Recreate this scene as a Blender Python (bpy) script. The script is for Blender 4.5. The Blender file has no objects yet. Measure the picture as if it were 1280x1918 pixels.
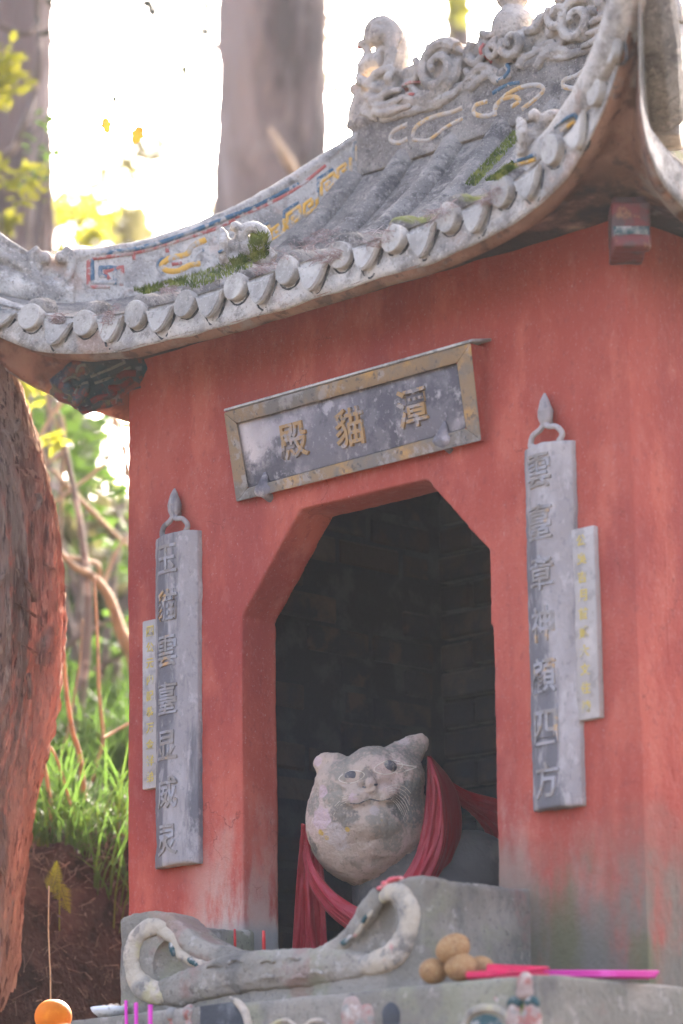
import bpy, bmesh, math, random
from math import sin, cos, pi, radians, sqrt, atan2, atan
from mathutils import Vector, Matrix, noise
random.seed(7)
scene = bpy.context.scene
COL = scene.collection

# ------------------------------------------------------------------ camera
F, PCX, PCY = 6300.0, 640.0, 959.0            # focal length and centre in photo pixels
PITCH, YAW, ROLL = radians(13.0), radians(44.52), radians(-0.76)
fwd = Vector((-sin(YAW)*cos(PITCH), cos(YAW)*cos(PITCH), sin(PITCH)))
_r = Vector((cos(YAW), sin(YAW), 0)); _u = _r.cross(fwd)
right = _r*cos(ROLL) + _u*sin(ROLL); up = -_r*sin(ROLL) + _u*cos(ROLL)
def ray(px, py): return fwd + right*((px-PCX)/F) - up*((py-PCY)/F)
CAM = -ray(1214, 1790)*6.2                    # the shrine's right front wall foot is the origin
cam_data = bpy.data.cameras.new('camera'); cam = bpy.data.objects.new('camera', cam_data); COL.objects.link(cam)
cam_data.sensor_fit = 'VERTICAL'; cam_data.sensor_height = 36.0; cam_data.lens = 36.0*F/1918.0
cam_data.clip_end = 2000; cam_data.clip_start = 0.1
m3 = Matrix((right, up, -fwd)).transposed()
cam.matrix_world = Matrix.Translation(CAM) @ m3.to_4x4()
cam_data.dof.use_dof = True; cam_data.dof.focus_distance = 7.1; cam_data.dof.aperture_fstop = 2.5
scene.camera = cam

# ------------------------------------------------------------------ sky, sun, exposure
SUN_EL = radians(33); hf = Vector((-sin(YAW), cos(YAW), 0)); SUN_AZ = hf*cos(radians(14)) + _r*sin(radians(14))
sun_dir = Vector((SUN_AZ.x*cos(SUN_EL), SUN_AZ.y*cos(SUN_EL), sin(SUN_EL)))
world = bpy.data.worlds.new('World'); scene.world = world; world.use_nodes = True
wn = world.node_tree; wn.nodes.clear()
sky = wn.nodes.new('ShaderNodeTexSky'); sky.sky_type = 'NISHITA'; sky.sun_disc = False
sky.sun_elevation = SUN_EL; sky.sun_rotation = atan2(SUN_AZ.x, SUN_AZ.y)
sky.air_density = 0.4; sky.dust_density = 6.0; sky.ozone_density = 0.2
bg = wn.nodes.new('ShaderNodeBackground'); bg.inputs[1].default_value = 0.15
wo = wn.nodes.new('ShaderNodeOutputWorld')
wn.links.new(sky.outputs[0], bg.inputs[0]); wn.links.new(bg.outputs[0], wo.inputs[0])
sl = bpy.data.lights.new('sun', 'SUN'); sl.energy = 4.2; sl.angle = radians(0.6); sl.color = (1.0, 0.9, 0.74)
so = bpy.data.objects.new('sun', sl); COL.objects.link(so); so.location = (0, 0, 12)
so.rotation_euler = sun_dir.to_track_quat('Z', 'Y').to_euler()
scene.view_settings.view_transform = 'Standard'; scene.view_settings.look = 'None'
scene.view_settings.gamma = 1.0; scene.view_settings.exposure = 3.72; scene.view_settings.use_curve_mapping = False

# ------------------------------------------------------------------ helpers
def onp(px, py, n, d):
    n = Vector(n); r = ray(px, py); t = (d - n.dot(CAM))/n.dot(r); return CAM + r*t
def fac(px, py, y=0.0): return onp(px, py, (0, 1, 0), y)
def hor(px, py, z): return onp(px, py, (0, 0, 1), z)
def at(px, py, d): return CAM + ray(px, py)*d          # d is depth along the view axis
def nz(p, s=1.0): return noise.noise(Vector(p)*s)
def R(a, b): return random.uniform(a, b)

def tag(o, label, cat, group=None, kind=None):
    if label: o['label'] = label
    if cat: o['category'] = cat
    if group: o['group'] = group
    if kind: o['kind'] = kind
    return o
def setpar(o, parent):
    if parent is not None:
        o.parent = parent
        o.matrix_parent_inverse = parent.matrix_world.inverted()
def empty(name, loc=(0, 0, 0)):
    o = bpy.data.objects.new(name, None); COL.objects.link(o); o.location = loc
    o.matrix_world = Matrix.Translation(Vector(loc)); o.empty_display_size = 0.1
    return o
def link_mesh(name, me, mat, parent=None, smooth=True):
    o = bpy.data.objects.new(name, me); COL.objects.link(o)
    if mat is not None:
        me.materials.clear(); me.materials.append(mat)
    if smooth: me.shade_smooth()
    setpar(o, parent)
    return o
class MB:
    def __init__(s): s.v = []; s.f = []
    def add(s, vs, fs):
        b = len(s.v); s.v += [tuple(v) for v in vs]; s.f += [tuple(i+b for i in f) for f in fs]
    def box(s, lo, hi):
        x0, y0, z0 = lo; x1, y1, z1 = hi
        s.hexa([(x0,y0,z0),(x1,y0,z0),(x1,y1,z0),(x0,y1,z0),(x0,y0,z1),(x1,y0,z1),(x1,y1,z1),(x0,y1,z1)])
    def hexa(s, p):
        s.add(p, [(0,3,2,1),(4,5,6,7),(0,1,5,4),(1,2,6,5),(2,3,7,6),(3,0,4,7)])
    def tube(s, pts, rad, n=8, squash=None, cap=True):
        pts = [Vector(p) for p in pts]; m = len(pts)
        if not hasattr(rad, '__len__'): rad = [rad]*m
        vs = []; ref = None
        for i, p in enumerate(pts):
            t = (pts[min(i+1, m-1)] - pts[max(i-1, 0)])
            if t.length < 1e-9: t = Vector((0,0,1))
            t.normalize()
            if ref is None:
                ref = t.orthogonal().normalized()
                if squash is not None:
                    q = Vector(squash[0]); ref = (q - t*q.dot(t)).normalized()
            ref = (ref - t*ref.dot(t))
            if ref.length < 1e-6: ref = t.orthogonal()
            ref.normalize(); b = t.cross(ref)
            k = squash[1] if squash else 1.0
            for j in range(n):
                a = 2*pi*j/n
                vs.append(p + (ref*cos(a)*k + b*sin(a))*rad[i])
        fs = [(i*n+j, i*n+(j+1)%n, (i+1)*n+(j+1)%n, (i+1)*n+j) for i in range(m-1) for j in range(n)]
        if cap:
            fs.append(tuple(range(n-1, -1, -1))); fs.append(tuple((m-1)*n+j for j in range(n)))
        s.add(vs, fs)
    def ball(s, c, r, n=16, m=10, rot=None):
        c = Vector(c)
        if not hasattr(r, '__len__'): r = (r, r, r)
        vs = []
        for i in range(m+1):
            th = pi*i/m
            for j in range(n):
                a = 2*pi*j/n
                v = Vector((r[0]*sin(th)*cos(a), r[1]*sin(th)*sin(a), r[2]*cos(th)))
                if rot is not None: v = rot @ v
                vs.append(c+v)
        fs = []
        for i in range(m):
            for j in range(n):
                fs.append((i*n+j, (i+1)*n+j, (i+1)*n+(j+1)%n, i*n+(j+1)%n))
        s.add(vs, fs)
    def prism(s, poly, off):
        n = len(poly); poly = [Vector(p) for p in poly]; off = Vector(off)
        vs = poly + [p+off for p in poly]
        fs = [tuple(range(n)), tuple(range(2*n-1, n-1, -1))]
        fs += [(i, i+n, (i+1)%n+n, (i+1)%n) for i in range(n)]
        s.add(vs, fs)
    def grid(s, rows):
        n = len(rows[0]); vs = [p for r in rows for p in r]
        s.add(vs, [(i*n+j, i*n+j+1, (i+1)*n+j+1, (i+1)*n+j) for i in range(len(rows)-1) for j in range(n-1)])
    def mesh(s, name, weld=0.0, fixn=True):
        me = bpy.data.meshes.new(name); me.from_pydata(s.v, [], s.f)
        if weld or fixn:
            bm = bmesh.new(); bm.from_mesh(me)
            if weld: bmesh.ops.remove_doubles(bm, verts=bm.verts, dist=weld)
            if fixn: bmesh.ops.recalc_face_normals(bm, faces=bm.faces)
            bm.to_mesh(me); bm.free()
        me.update()
        return me
    def build(s, name, mat, parent=None, smooth=True, weld=0.0, fixn=True):
        return link_mesh(name, s.mesh(name, weld, fixn), mat, parent, smooth)
_tex = {}
def clouds(scale):
    if scale not in _tex:
        t = bpy.data.textures.new('relief%g' % scale, 'CLOUDS'); t.noise_scale = scale; t.noise_depth = 3; _tex[scale] = t
    return _tex[scale]
def evalmesh(o):
    dg = bpy.context.evaluated_depsgraph_get(); return bpy.data.meshes.new_from_object(o.evaluated_get(dg))
def sculpt(mb, name, mat, parent=None, voxel=0.004, smooth=2, disp=((0.03, 0.004),), cut=None):
    """fuse overlapping forms into one carved mass"""
    me0 = mb.mesh(name+'_raw'); o = bpy.data.objects.new('raw', me0); COL.objects.link(o)
    m = o.modifiers.new('r', 'REMESH'); m.mode = 'VOXEL'; m.voxel_size = voxel
    co = None
    if cut:
        cm = cut.mesh('cut', weld=1e-6); co = bpy.data.objects.new('cut', cm); COL.objects.link(co)
        m = o.modifiers.new('b', 'BOOLEAN'); m.operation = 'DIFFERENCE'; m.object = co; m.solver = 'EXACT'
    if smooth:
        m = o.modifiers.new('s', 'SMOOTH'); m.iterations = smooth; m.factor = 0.5
    for sc, st in disp:
        m = o.modifiers.new('d', 'DISPLACE'); m.texture = clouds(sc); m.strength = st; m.mid_level = 0.5; m.texture_coords = 'LOCAL'
    me = evalmesh(o); me.name = name
    bpy.data.objects.remove(o); bpy.data.meshes.remove(me0)
    if co: bpy.data.objects.remove(co); bpy.data.meshes.remove(cm)
    return link_mesh(name, me, mat, parent, True)
def bevelled(mb, name, mat, parent=None, w=0.004, seg=2, sub=0, disp=()):
    me0 = mb.mesh(name+'_raw', weld=1e-5); o = bpy.data.objects.new('raw', me0); COL.objects.link(o)
    m = o.modifiers.new('b', 'BEVEL'); m.width = w; m.segments = seg; m.limit_method = 'ANGLE'; m.angle_limit = radians(35)
    if sub:
        m = o.modifiers.new('u', 'SUBSURF'); m.subdivision_type = 'SIMPLE'; m.levels = sub; m.render_levels = sub
    for sc, st in disp:
        m = o.modifiers.new('d', 'DISPLACE'); m.texture = clouds(sc); m.strength = st; m.mid_level = 0.5; m.texture_coords = 'LOCAL'
    me = evalmesh(o); me.name = name; bpy.data.objects.remove(o); bpy.data.meshes.remove(me0)
    o = link_mesh(name, me, mat, parent, False); me.shade_smooth()
    try: me.set_sharp_from_angle(angle=radians(40))
    except Exception: pass
    return o
def smoothpath(pts, n=8):
    """Catmull-Rom through the points"""
    P = [Vector(p) for p in pts]; out = []
    for i in range(len(P)-1):
        p0, p1, p2, p3 = P[max(i-1,0)], P[i], P[i+1], P[min(i+2, len(P)-1)]
        for k in range(n):
            t = k/n
            out.append(0.5*((2*p1)+(p2-p0)*t+(2*p0-5*p1+4*p2-p3)*t*t+(3*p1-p0-3*p2+p3)*t**3))
    out.append(P[-1]); return out
def lerp(a, b, t): return a+(b-a)*t
def rads(n, *ks):
    out = []
    for i in range(n):
        u = i/(n-1)*(len(ks)-1); j = min(int(u), len(ks)-2); out.append(lerp(ks[j], ks[j+1], u-j))
    return out

# ------------------------------------------------------------------ materials
def material(name, base, layers=(), rough=0.85, bump=((60, 0.3),), bump_dist=0.004, spec=0.3, translucent=None, objvar=0.0, cracks=None, spots=()):
    """base colour, then layers (colour, scale, low, high, stretch xyz, amount, optional gradient (axis, from, to))"""
    if any(k in name for k in ('plaster', 'tile', 'crest', 'plaque', 'cement', 'cream', 'board', 'strip', 'stone', 'paint_', 'relief')):   # warm tint put into stone and paint colours to offset the blue skylight
        wc = lambda c: (c[0]*1.05, c[1]*0.97, c[2]*0.87)
        base = wc(base); layers = [(wc(l[0]),)+tuple(l[1:]) for l in layers]
    m = bpy.data.materials.new(name); m.use_nodes = True; nt = m.node_tree; N = nt.nodes; L = nt.links
    b = N['Principled BSDF']; b.inputs['Roughness'].default_value = rough; b.inputs['Specular IOR Level'].default_value = spec
    geo = N.new('ShaderNodeNewGeometry'); pos = geo.outputs['Position']
    def tex(scale, stretch, off, detail=8.0, rg=0.62):
        mp = N.new('ShaderNodeMapping'); mp.inputs['Scale'].default_value = stretch; mp.inputs['Location'].default_value = off
        L.new(pos, mp.inputs['Vector'])
        t = N.new('ShaderNodeTexNoise'); t.inputs['Scale'].default_value = scale; t.inputs['Detail'].default_value = detail
        t.inputs['Roughness'].default_value = rg; L.new(mp.outputs[0], t.inputs['Vector'])
        k = N.new('ShaderNodeMapRange'); k.clamp = False; k.inputs['From Min'].default_value = 0.2; k.inputs['From Max'].default_value = 0.8; L.new(t.outputs['Fac'], k.inputs['Value']); return k.outputs[0]
    def mr(v, a, c, d=0.0, e=1.0):
        k = N.new('ShaderNodeMapRange'); k.interpolation_type = 'SMOOTHSTEP'
        k.inputs['From Min'].default_value = a; k.inputs['From Max'].default_value = c
        k.inputs['To Min'].default_value = d; k.inputs['To Max'].default_value = e; L.new(v, k.inputs['Value']); return k.outputs[0]
    def math(op, a, c):
        k = N.new('ShaderNodeMath'); k.operation = op; k.use_clamp = True
        for i, x in enumerate((a, c)):
            if isinstance(x, (int, float)): k.inputs[i].default_value = x
            else: L.new(x, k.inputs[i])
        return k.outputs[0]
    cur = None; i = 0
    rgb = N.new('ShaderNodeRGB'); rgb.outputs[0].default_value = (*base, 1); cur = rgb.outputs[0]
    if objvar:
        oi = N.new('ShaderNodeObjectInfo'); hs = N.new('ShaderNodeHueSaturation')
        L.new(mr(oi.outputs['Random'], 0, 1, 1-objvar, 1+objvar), hs.inputs['Value']); L.new(cur, hs.inputs['Color']); cur = hs.outputs[0]
    for ly in layers:
        i += 1
        col, sc, lo, hi = ly[:4]; st = ly[4] if len(ly) > 4 and ly[4] else (1, 1, 1); am = ly[5] if len(ly) > 5 else 1.0
        mask = mr(tex(sc, st, (i*3.7, i*1.9, i*5.3)), lo, hi)
        if len(ly) > 6:
            for ax, a, c in ly[6]:
                if ax == 'n':                                   # facing: up-facing or down-facing
                    sx = N.new('ShaderNodeSeparateXYZ'); L.new(geo.outputs['Normal'], sx.inputs[0]); g = mr(sx.outputs[2], a, c)
                else:
                    sx = N.new('ShaderNodeSeparateXYZ'); L.new(pos, sx.inputs[0])
                    g = sx.outputs['xyz'.index(ax)]
                    wob = N.new('ShaderNodeMath'); wob.operation = 'MULTIPLY_ADD'
                    L.new(tex(5, (1, 1, 1), (i*2.1, 7, 3)), wob.inputs[0]); wob.inputs[1].default_value = (max(a, c)-min(a, c))*0.9; L.new(g, wob.inputs[2])
                    sh = (max(a, c)-min(a, c))*0.45
                    g = mr(wob.outputs[0], a+sh, c+sh) if a < c else math('SUBTRACT', 1.0, mr(wob.outputs[0], c+sh, a+sh))
                mask = math('MULTIPLY', mask, g)
        if am != 1.0: mask = math('MULTIPLY', mask, am)
        mx = N.new('ShaderNodeMix'); mx.data_type = 'RGBA'; L.new(mask, mx.inputs[0]); L.new(cur, mx.inputs[6]); mx.inputs[7].default_value = (*col, 1); cur = mx.outputs[2]
    for k_, (sp, sr, scol, sam) in enumerate(spots):              # flaked or stained patches with ragged edges
        vm = N.new('ShaderNodeVectorMath'); vm.operation = 'DISTANCE'; L.new(pos, vm.inputs[0]); vm.inputs[1].default_value = tuple(sp)
        wob = N.new('ShaderNodeMath'); wob.operation = 'MULTIPLY_ADD'; L.new(tex(34, (1, 1, 1), (k_*2.3, 1, k_)), wob.inputs[0]); wob.inputs[1].default_value = sr*0.9; L.new(vm.outputs['Value'], wob.inputs[2])
        mask = math('MULTIPLY', math('MULTIPLY', mr(wob.outputs[0], sr*1.25, sr*1.5, 1.0, 0.0), mr(tex(120, (1, 1, 1), (k_, 3, 8)), 0.3, 0.5, 0.35, 1.0)), sam)
        mx = N.new('ShaderNodeMix'); mx.data_type = 'RGBA'; L.new(mask, mx.inputs[0]); L.new(cur, mx.inputs[6]); mx.inputs[7].default_value = (*scol, 1); cur = mx.outputs[2]
    if cracks:                                                  # sparse hairline cracks
        wv = N.new('ShaderNodeVectorMath'); wv.operation = 'MULTIPLY_ADD'; nzt = N.new('ShaderNodeTexNoise'); nzt.inputs['Scale'].default_value = 6; nzt.inputs['Detail'].default_value = 6
        L.new(pos, nzt.inputs['Vector']); L.new(nzt.outputs['Color'], wv.inputs[0]); wv.inputs[1].default_value = (0.35, 0.35, 0.35); L.new(pos, wv.inputs[2])
        vo = N.new('ShaderNodeTexVoronoi'); vo.feature = 'DISTANCE_TO_EDGE'; vo.inputs['Scale'].default_value = 3.0; L.new(wv.outputs[0], vo.inputs['Vector'])
        mask = math('MULTIPLY', mr(vo.outputs['Distance'], 0.0, 0.006, 1.0, 0.0), mr(tex(2.5, (1, 1, 1), (9, 4, 2)), 0.56, 0.66)); mask = math('MULTIPLY', mask, 0.55)
        mx = N.new('ShaderNodeMix'); mx.data_type = 'RGBA'; L.new(mask, mx.inputs[0]); L.new(cur, mx.inputs[6]); mx.inputs[7].default_value = (*cracks, 1); cur = mx.outputs[2]
    L.new(cur, b.inputs['Base Color'])
    prev = None
    for j, bp in enumerate(bump):
        sc, st = bp[:2]; stretch = bp[2] if len(bp) > 2 else (1, 1, 1)
        bn = N.new('ShaderNodeBump'); bn.inputs['Strength'].default_value = st; bn.inputs['Distance'].default_value = bump_dist
        L.new(tex(sc, stretch, (j*4.1, 2.2, 1.1)), bn.inputs['Height'])
        if prev: L.new(prev, bn.inputs['Normal'])
        prev = bn.outputs[0]
    if prev: L.new(prev, b.inputs['Normal'])
    if translucent:
        tr = N.new('ShaderNodeBsdfTranslucent'); tr.inputs[0].default_value = (*translucent[0], 1)
        ms = N.new('ShaderNodeMixShader'); ms.inputs[0].default_value = translucent[1]
        L.new(b.outputs[0], ms.inputs[1]); L.new(tr.outputs[0], ms.inputs[2]); L.new(ms.outputs[0], N['Material Output'].inputs[0])
    return m
M = {}
M['red'] = material('red_limewash', (0.335, 0.06, 0.04), [
    ((0.4, 0.088, 0.058), 2.0, 0.42, 0.66, (1, 1, 0.6), 0.8), ((0.26, 0.045, 0.038), 3.0, 0.5, 0.75, (1, 1, 0.4), 0.7), ((0.47, 0.115, 0.07), 6.5, 0.5, 0.72, (1, 1, 0.45), 0.6), ((0.17, 0.035, 0.03), 4.5, 0.6, 0.76, (2.2, 1, 0.12), 0.18), ((0.5, 0.17, 0.12), 8, 0.58, 0.74, (2.0, 1, 0.1), 0.1),
    ((0.48, 0.17, 0.12), 20, 0.54, 0.8, (1, 1, 0.6), 0.22), ((0.48, 0.2, 0.16), 90, 0.56, 0.8, (1, 1, 0.7), 0.2),
    ((0.2, 0.045, 0.04), 60, 0.58, 0.78, (1, 1, 0.7), 0.35), ((0.55, 0.36, 0.3), 150, 0.7, 0.78, (1, 1, 1), 0.25),
    ((0.46, 0.36, 0.27), 9, 0.36, 0.6, (1, 1, 0.35), 0.8, (('z', 0.42, 0.16), ('x', -1.32, -1.1), ('x', -0.8, -0.95))),
    ((0.44, 0.27, 0.2), 7, 0.46, 0.68, (1, 1, 0.4), 0.5, (('z', 0.42, 0.2), ('x', -0.5, -0.35), ('x', -0.05, -0.2))),
    ((0.18, 0.14, 0.1), 5, 0.2, 0.5, (1, 1, 0.4), 0.95, (('z', 0.3, 0.12), ('x', -0.55, -0.35))),
    ((0.14, 0.125, 0.095), 8, 0.3, 0.56, (1, 1, 0.5), 0.8, (('z', 0.2, 0.03), ('x', -0.55, -0.35))),
    ((0.12, 0.11, 0.05), 6, 0.48, 0.66, (1, 1, 0.3), 0.75, (('z', 0.28, 0.05), ('x', -0.4, -0.2))),
    ((0.27, 0.24, 0.2), 8, 0.2, 0.4, (1, 1, 1), 1.0, (('z', 0.175, 0.13), ('x', -0.7, -0.9))),
    ], rough=0.92, bump=((14, 0.4), (90, 0.5), (300, 0.4)), bump_dist=0.003, spec=0.15, cracks=(0.12, 0.03, 0.025))
GREYS = [((0.54, 0.515, 0.485), 3.0, 0.42, 0.66), ((0.23, 0.22, 0.215), 5.5, 0.44, 0.7, (1, 1, 1), 0.85), ((0.16, 0.15, 0.145), 14, 0.54, 0.74, (1, 1, 1), 0.6), ((0.64, 0.6, 0.56), 20, 0.52, 0.75, (1, 1, 1), 0.55),
         ((0.15, 0.14, 0.135), 34, 0.58, 0.78, (1, 1, 1), 0.6), ((0.1, 0.095, 0.09), 130, 0.58, 0.76, (1, 1, 1), 0.5), ((0.68, 0.63, 0.59), 170, 0.6, 0.76, (1, 1, 1), 0.45)]
M['plaster'] = material('weathered_plaster', (0.43, 0.405, 0.38), GREYS + [((0.46, 0.3, 0.23), 7, 0.6, 0.76, (1, 1, 1), 0.4)], bump=((22, 0.5), (90, 0.7), (260, 0.5)), bump_dist=0.005, spec=0.12)
M['tile'] = material('grey_clay_tile', (0.34, 0.325, 0.305), [((0.45, 0.43, 0.4), 9, 0.45, 0.7), ((0.22, 0.21, 0.2), 16, 0.52, 0.74, (1, 1, 1), 0.6), ((0.12, 0.11, 0.105), 80, 0.58, 0.76, (1, 1, 1), 0.45), ((0.52, 0.49, 0.46), 110, 0.6, 0.76, (1, 1, 1), 0.4)],
                    bump=((30, 0.4), (130, 0.6)), bump_dist=0.003, spec=0.12, objvar=0.16)
M['roofstone'] = material('dark_roof_plaster', (0.19, 0.175, 0.165), [((0.29, 0.27, 0.25), 5, 0.44, 0.68), ((0.085, 0.08, 0.08), 8, 0.5, 0.72, (1, 1, 1), 0.85), ((0.38, 0.35, 0.33), 45, 0.56, 0.76, (1, 1, 1), 0.55), ((0.07, 0.068, 0.065), 75, 0.58, 0.76, (1, 1, 1), 0.6), ((0.55, 0.5, 0.47), 200, 0.6, 0.74, (1, 1, 1), 0.4),
                    ((0.17, 0.19, 0.045), 7, 0.42, 0.58, (1, 1, 1), 0.9, (('n', 0.1, 0.5), ('x', -0.62, -0.36), ('x', 0.06, -0.1), ('y', 0.45, 0.1)))], bump=((25, 0.6), (110, 0.8), (300, 0.5)), bump_dist=0.005, spec=0.1)
M['crest'] = material('weathered_crest', (0.3, 0.275, 0.255), [((0.42, 0.39, 0.36), 6, 0.44, 0.68), ((0.16, 0.15, 0.145), 8, 0.5, 0.74, (1, 1, 1), 0.8), ((0.5, 0.42, 0.36), 14, 0.56, 0.76, (1, 1, 1), 0.5), ((0.1, 0.095, 0.09), 60, 0.58, 0.78, (1, 1, 1), 0.5), ((0.55, 0.5, 0.46), 120, 0.6, 0.78, (1, 1, 1), 0.4)], bump=((30, 0.6), (110, 0.8), (300, 0.5)), bump_dist=0.004, spec=0.1)
M['soffit'] = material('brown_soffit', (0.22, 0.12, 0.08), [((0.33, 0.185, 0.125), 6, 0.45, 0.7), ((0.12, 0.075, 0.055), 9, 0.52, 0.72, (1, 1, 1), 0.8), ((0.07, 0.055, 0.05), 30, 0.58, 0.74, (1, 1, 1), 0.6), ((0.33, 0.29, 0.25), 5, 0.56, 0.7, (1, 1, 1), 0.6),
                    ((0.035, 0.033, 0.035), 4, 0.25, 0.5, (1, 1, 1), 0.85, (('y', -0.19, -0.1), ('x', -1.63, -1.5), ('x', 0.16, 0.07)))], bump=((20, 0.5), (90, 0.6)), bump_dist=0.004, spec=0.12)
M['plaque'] = material('blue_grey_plaque', (0.27, 0.245, 0.245), [((0.37, 0.34, 0.335), 7, 0.42, 0.7, (1, 1, 0.4)), ((0.11, 0.108, 0.12), 5, 0.46, 0.62, (1.8, 1, 0.25), 0.85), ((0.47, 0.43, 0.42), 40, 0.56, 0.76, (1, 1, 0.5), 0.4), ((0.15, 0.145, 0.155), 80, 0.58, 0.78, (1, 1, 0.7), 0.4)],
                    bump=((25, 0.4), (120, 0.6)), bump_dist=0.003, spec=0.15)
M['board'] = material('dark_name_board', (0.16, 0.15, 0.165), [((0.3, 0.275, 0.29), 7, 0.48, 0.72), ((0.55, 0.48, 0.46), 6, 0.4, 0.56, (1, 1, 1), 0.9, (('x', -0.93, -1.06),)), ((0.085, 0.082, 0.095), 11, 0.52, 0.72, (1, 1, 1), 0.8), ((0.46, 0.43, 0.44), 16, 0.62, 0.76, (1, 1, 1), 0.6), ((0.42, 0.39, 0.41), 80, 0.6, 0.78, (1, 1, 1), 0.4)],
                    bump=((20, 0.4), (120, 0.6)), bump_dist=0.003)
M['goldframe'] = material('worn_ochre_frame', (0.25, 0.16, 0.085), [((0.46, 0.24, 0.07), 7, 0.48, 0.66), ((0.16, 0.135, 0.11), 5, 0.4, 0.62, (1, 1, 1), 0.9), ((0.33, 0.28, 0.24), 24, 0.56, 0.76, (1, 1, 1), 0.6), ((0.08, 0.07, 0.06), 60, 0.6, 0.75, (1, 1, 1), 0.7)], bump=((40, 0.5), (160, 0.5)), bump_dist=0.003)
M['goldchar'] = material('worn_gold_lettering', (0.34, 0.2, 0.085), [((0.3, 0.26, 0.235), 26, 0.42, 0.6, (1, 1, 1), 0.85), ((0.16, 0.14, 0.13), 60, 0.56, 0.7, (1, 1, 1), 0.8)], bump=((120, 0.5),), bump_dist=0.002)
M['goldfade'] = material('faded_gold_lettering', (0.24, 0.2, 0.165), [((0.48, 0.28, 0.12), 12, 0.58, 0.7), ((0.3, 0.275, 0.265), 30, 0.42, 0.6, (1, 1, 1), 0.85)], bump=((120, 0.5),), bump_dist=0.002)
M['goldsmall'] = material('yellow_small_lettering', (0.5, 0.36, 0.1), [((0.36, 0.33, 0.3), 60, 0.52, 0.66, (1, 1, 1), 0.8)], bump=((120, 0.4),), bump_dist=0.001)
def paint(n, c, wear=0.5): return material('worn_paint_'+n, c, [((0.42, 0.395, 0.37), 45, wear, wear+0.16, (1, 1, 1), 0.9), ((0.36, 0.34, 0.32), 14, wear, wear+0.2, (1, 1, 1), 0.8), ((0.15, 0.14, 0.13), 150, 0.6, 0.78, (1, 1, 1), 0.4)], bump=((110, 0.6),), bump_dist=0.003, spec=0.1)
M['pyellow'] = paint('yellow', (0.58, 0.34, 0.075)); M['pblue'] = paint('blue', (0.065, 0.125, 0.19)); M['pred'] = paint('red', (0.36, 0.11, 0.1)); M['pteal'] = paint('teal', (0.045, 0.085, 0.09), 0.56)
M['pfaint'] = paint('faint_yellow', (0.47, 0.31, 0.14), 0.42)
M['cement'] = material('grey_cement', (0.195, 0.18, 0.152), [((0.28, 0.255, 0.22), 4, 0.42, 0.68), ((0.11, 0.106, 0.1), 6, 0.52, 0.76, (1, 1, 0.6), 0.8), ((0.24, 0.24, 0.16), 5, 0.55, 0.7, (1, 1, 1), 0.6), ((0.46, 0.43, 0.4), 30, 0.6, 0.78, (1, 1, 1), 0.45), ((0.27, 0.14, 0.125), 4, 0.62, 0.74, (1, 1, 1), 0.45), ((0.09, 0.085, 0.08), 90, 0.6, 0.78, (1, 1, 1), 0.5)],
                      bump=((18, 0.5), (90, 0.7), (300, 0.4)), bump_dist=0.004, spec=0.15)
M['cream'] = material('flaking_cream_relief', (0.4, 0.345, 0.27), [((0.26, 0.24, 0.21), 12, 0.45, 0.66), ((0.46, 0.39, 0.32), 8, 0.5, 0.7), ((0.42, 0.38, 0.2), 9, 0.58, 0.72, (1, 1, 1), 0.6), ((0.14, 0.13, 0.12), 30, 0.55, 0.72, (1, 1, 1), 0.7), ((0.55, 0.22, 0.22), 14, 0.74, 0.78, (1, 1, 1), 0.5)], bump=((40, 0.6), (150, 0.5)), bump_dist=0.004)
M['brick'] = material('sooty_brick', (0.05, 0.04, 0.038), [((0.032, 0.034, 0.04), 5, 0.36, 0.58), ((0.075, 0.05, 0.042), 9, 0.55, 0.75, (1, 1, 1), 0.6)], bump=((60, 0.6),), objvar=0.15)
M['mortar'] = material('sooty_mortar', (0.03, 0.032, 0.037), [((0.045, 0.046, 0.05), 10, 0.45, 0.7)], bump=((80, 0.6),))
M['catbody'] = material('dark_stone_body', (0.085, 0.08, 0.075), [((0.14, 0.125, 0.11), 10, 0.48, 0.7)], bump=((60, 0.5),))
M['cloth'] = material('red_satin', (0.27, 0.007, 0.014), [((0.32, 0.02, 0.026), 12, 0.5, 0.75)], rough=0.5, bump=((400, 0.25), (30, 0.2)), bump_dist=0.001, spec=0.45)
M['eyedark'] = material('dark_painted_eye', (0.075, 0.065, 0.065), [((0.26, 0.21, 0.15), 60, 0.5, 0.66)], rough=0.5)
M['cream_line'] = material('cream_paint_line', (0.55, 0.49, 0.41), [((0.22, 0.195, 0.16), 50, 0.5, 0.66)], bump=())
M['bark'] = material('red_brown_bark', (0.24, 0.148, 0.105), [((0.36, 0.235, 0.17), 9, 0.42, 0.66, (1, 1, 0.1)), ((0.15, 0.08, 0.057), 22, 0.52, 0.72, (1, 1, 0.06), 0.8), ((0.46, 0.31, 0.225), 60, 0.52, 0.74, (1, 1, 0.04), 0.6), ((0.06, 0.036, 0.028), 75, 0.57, 0.72, (1, 1, 0.035), 0.85), ((0.3, 0.24, 0.2), 3, 0.52, 0.72, (1, 1, 0.4), 0.45)],
                    bump=((60, 0.9, (1, 1, 0.04)), (160, 0.9, (1, 1, 0.05))), bump_dist=0.008, spec=0.1)
M['bark2'] = material('grey_brown_bark', (0.2, 0.15, 0.135), [((0.3, 0.23, 0.205), 2.2, 0.45, 0.65, (1, 1, 0.15)), ((0.09, 0.07, 0.066), 3.5, 0.46, 0.64, (1, 1, 0.08), 0.95), ((0.34, 0.27, 0.24), 6, 0.56, 0.72, (1, 1, 0.06), 0.7)], bump=((14, 0.8, (1, 1, 0.1)),), bump_dist=0.03, spec=0.1)
M['twig'] = material('dry_stem', (0.3, 0.19, 0.105), [((0.2, 0.125, 0.075), 20, 0.5, 0.7)], bump=((90, 0.4),))
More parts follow.
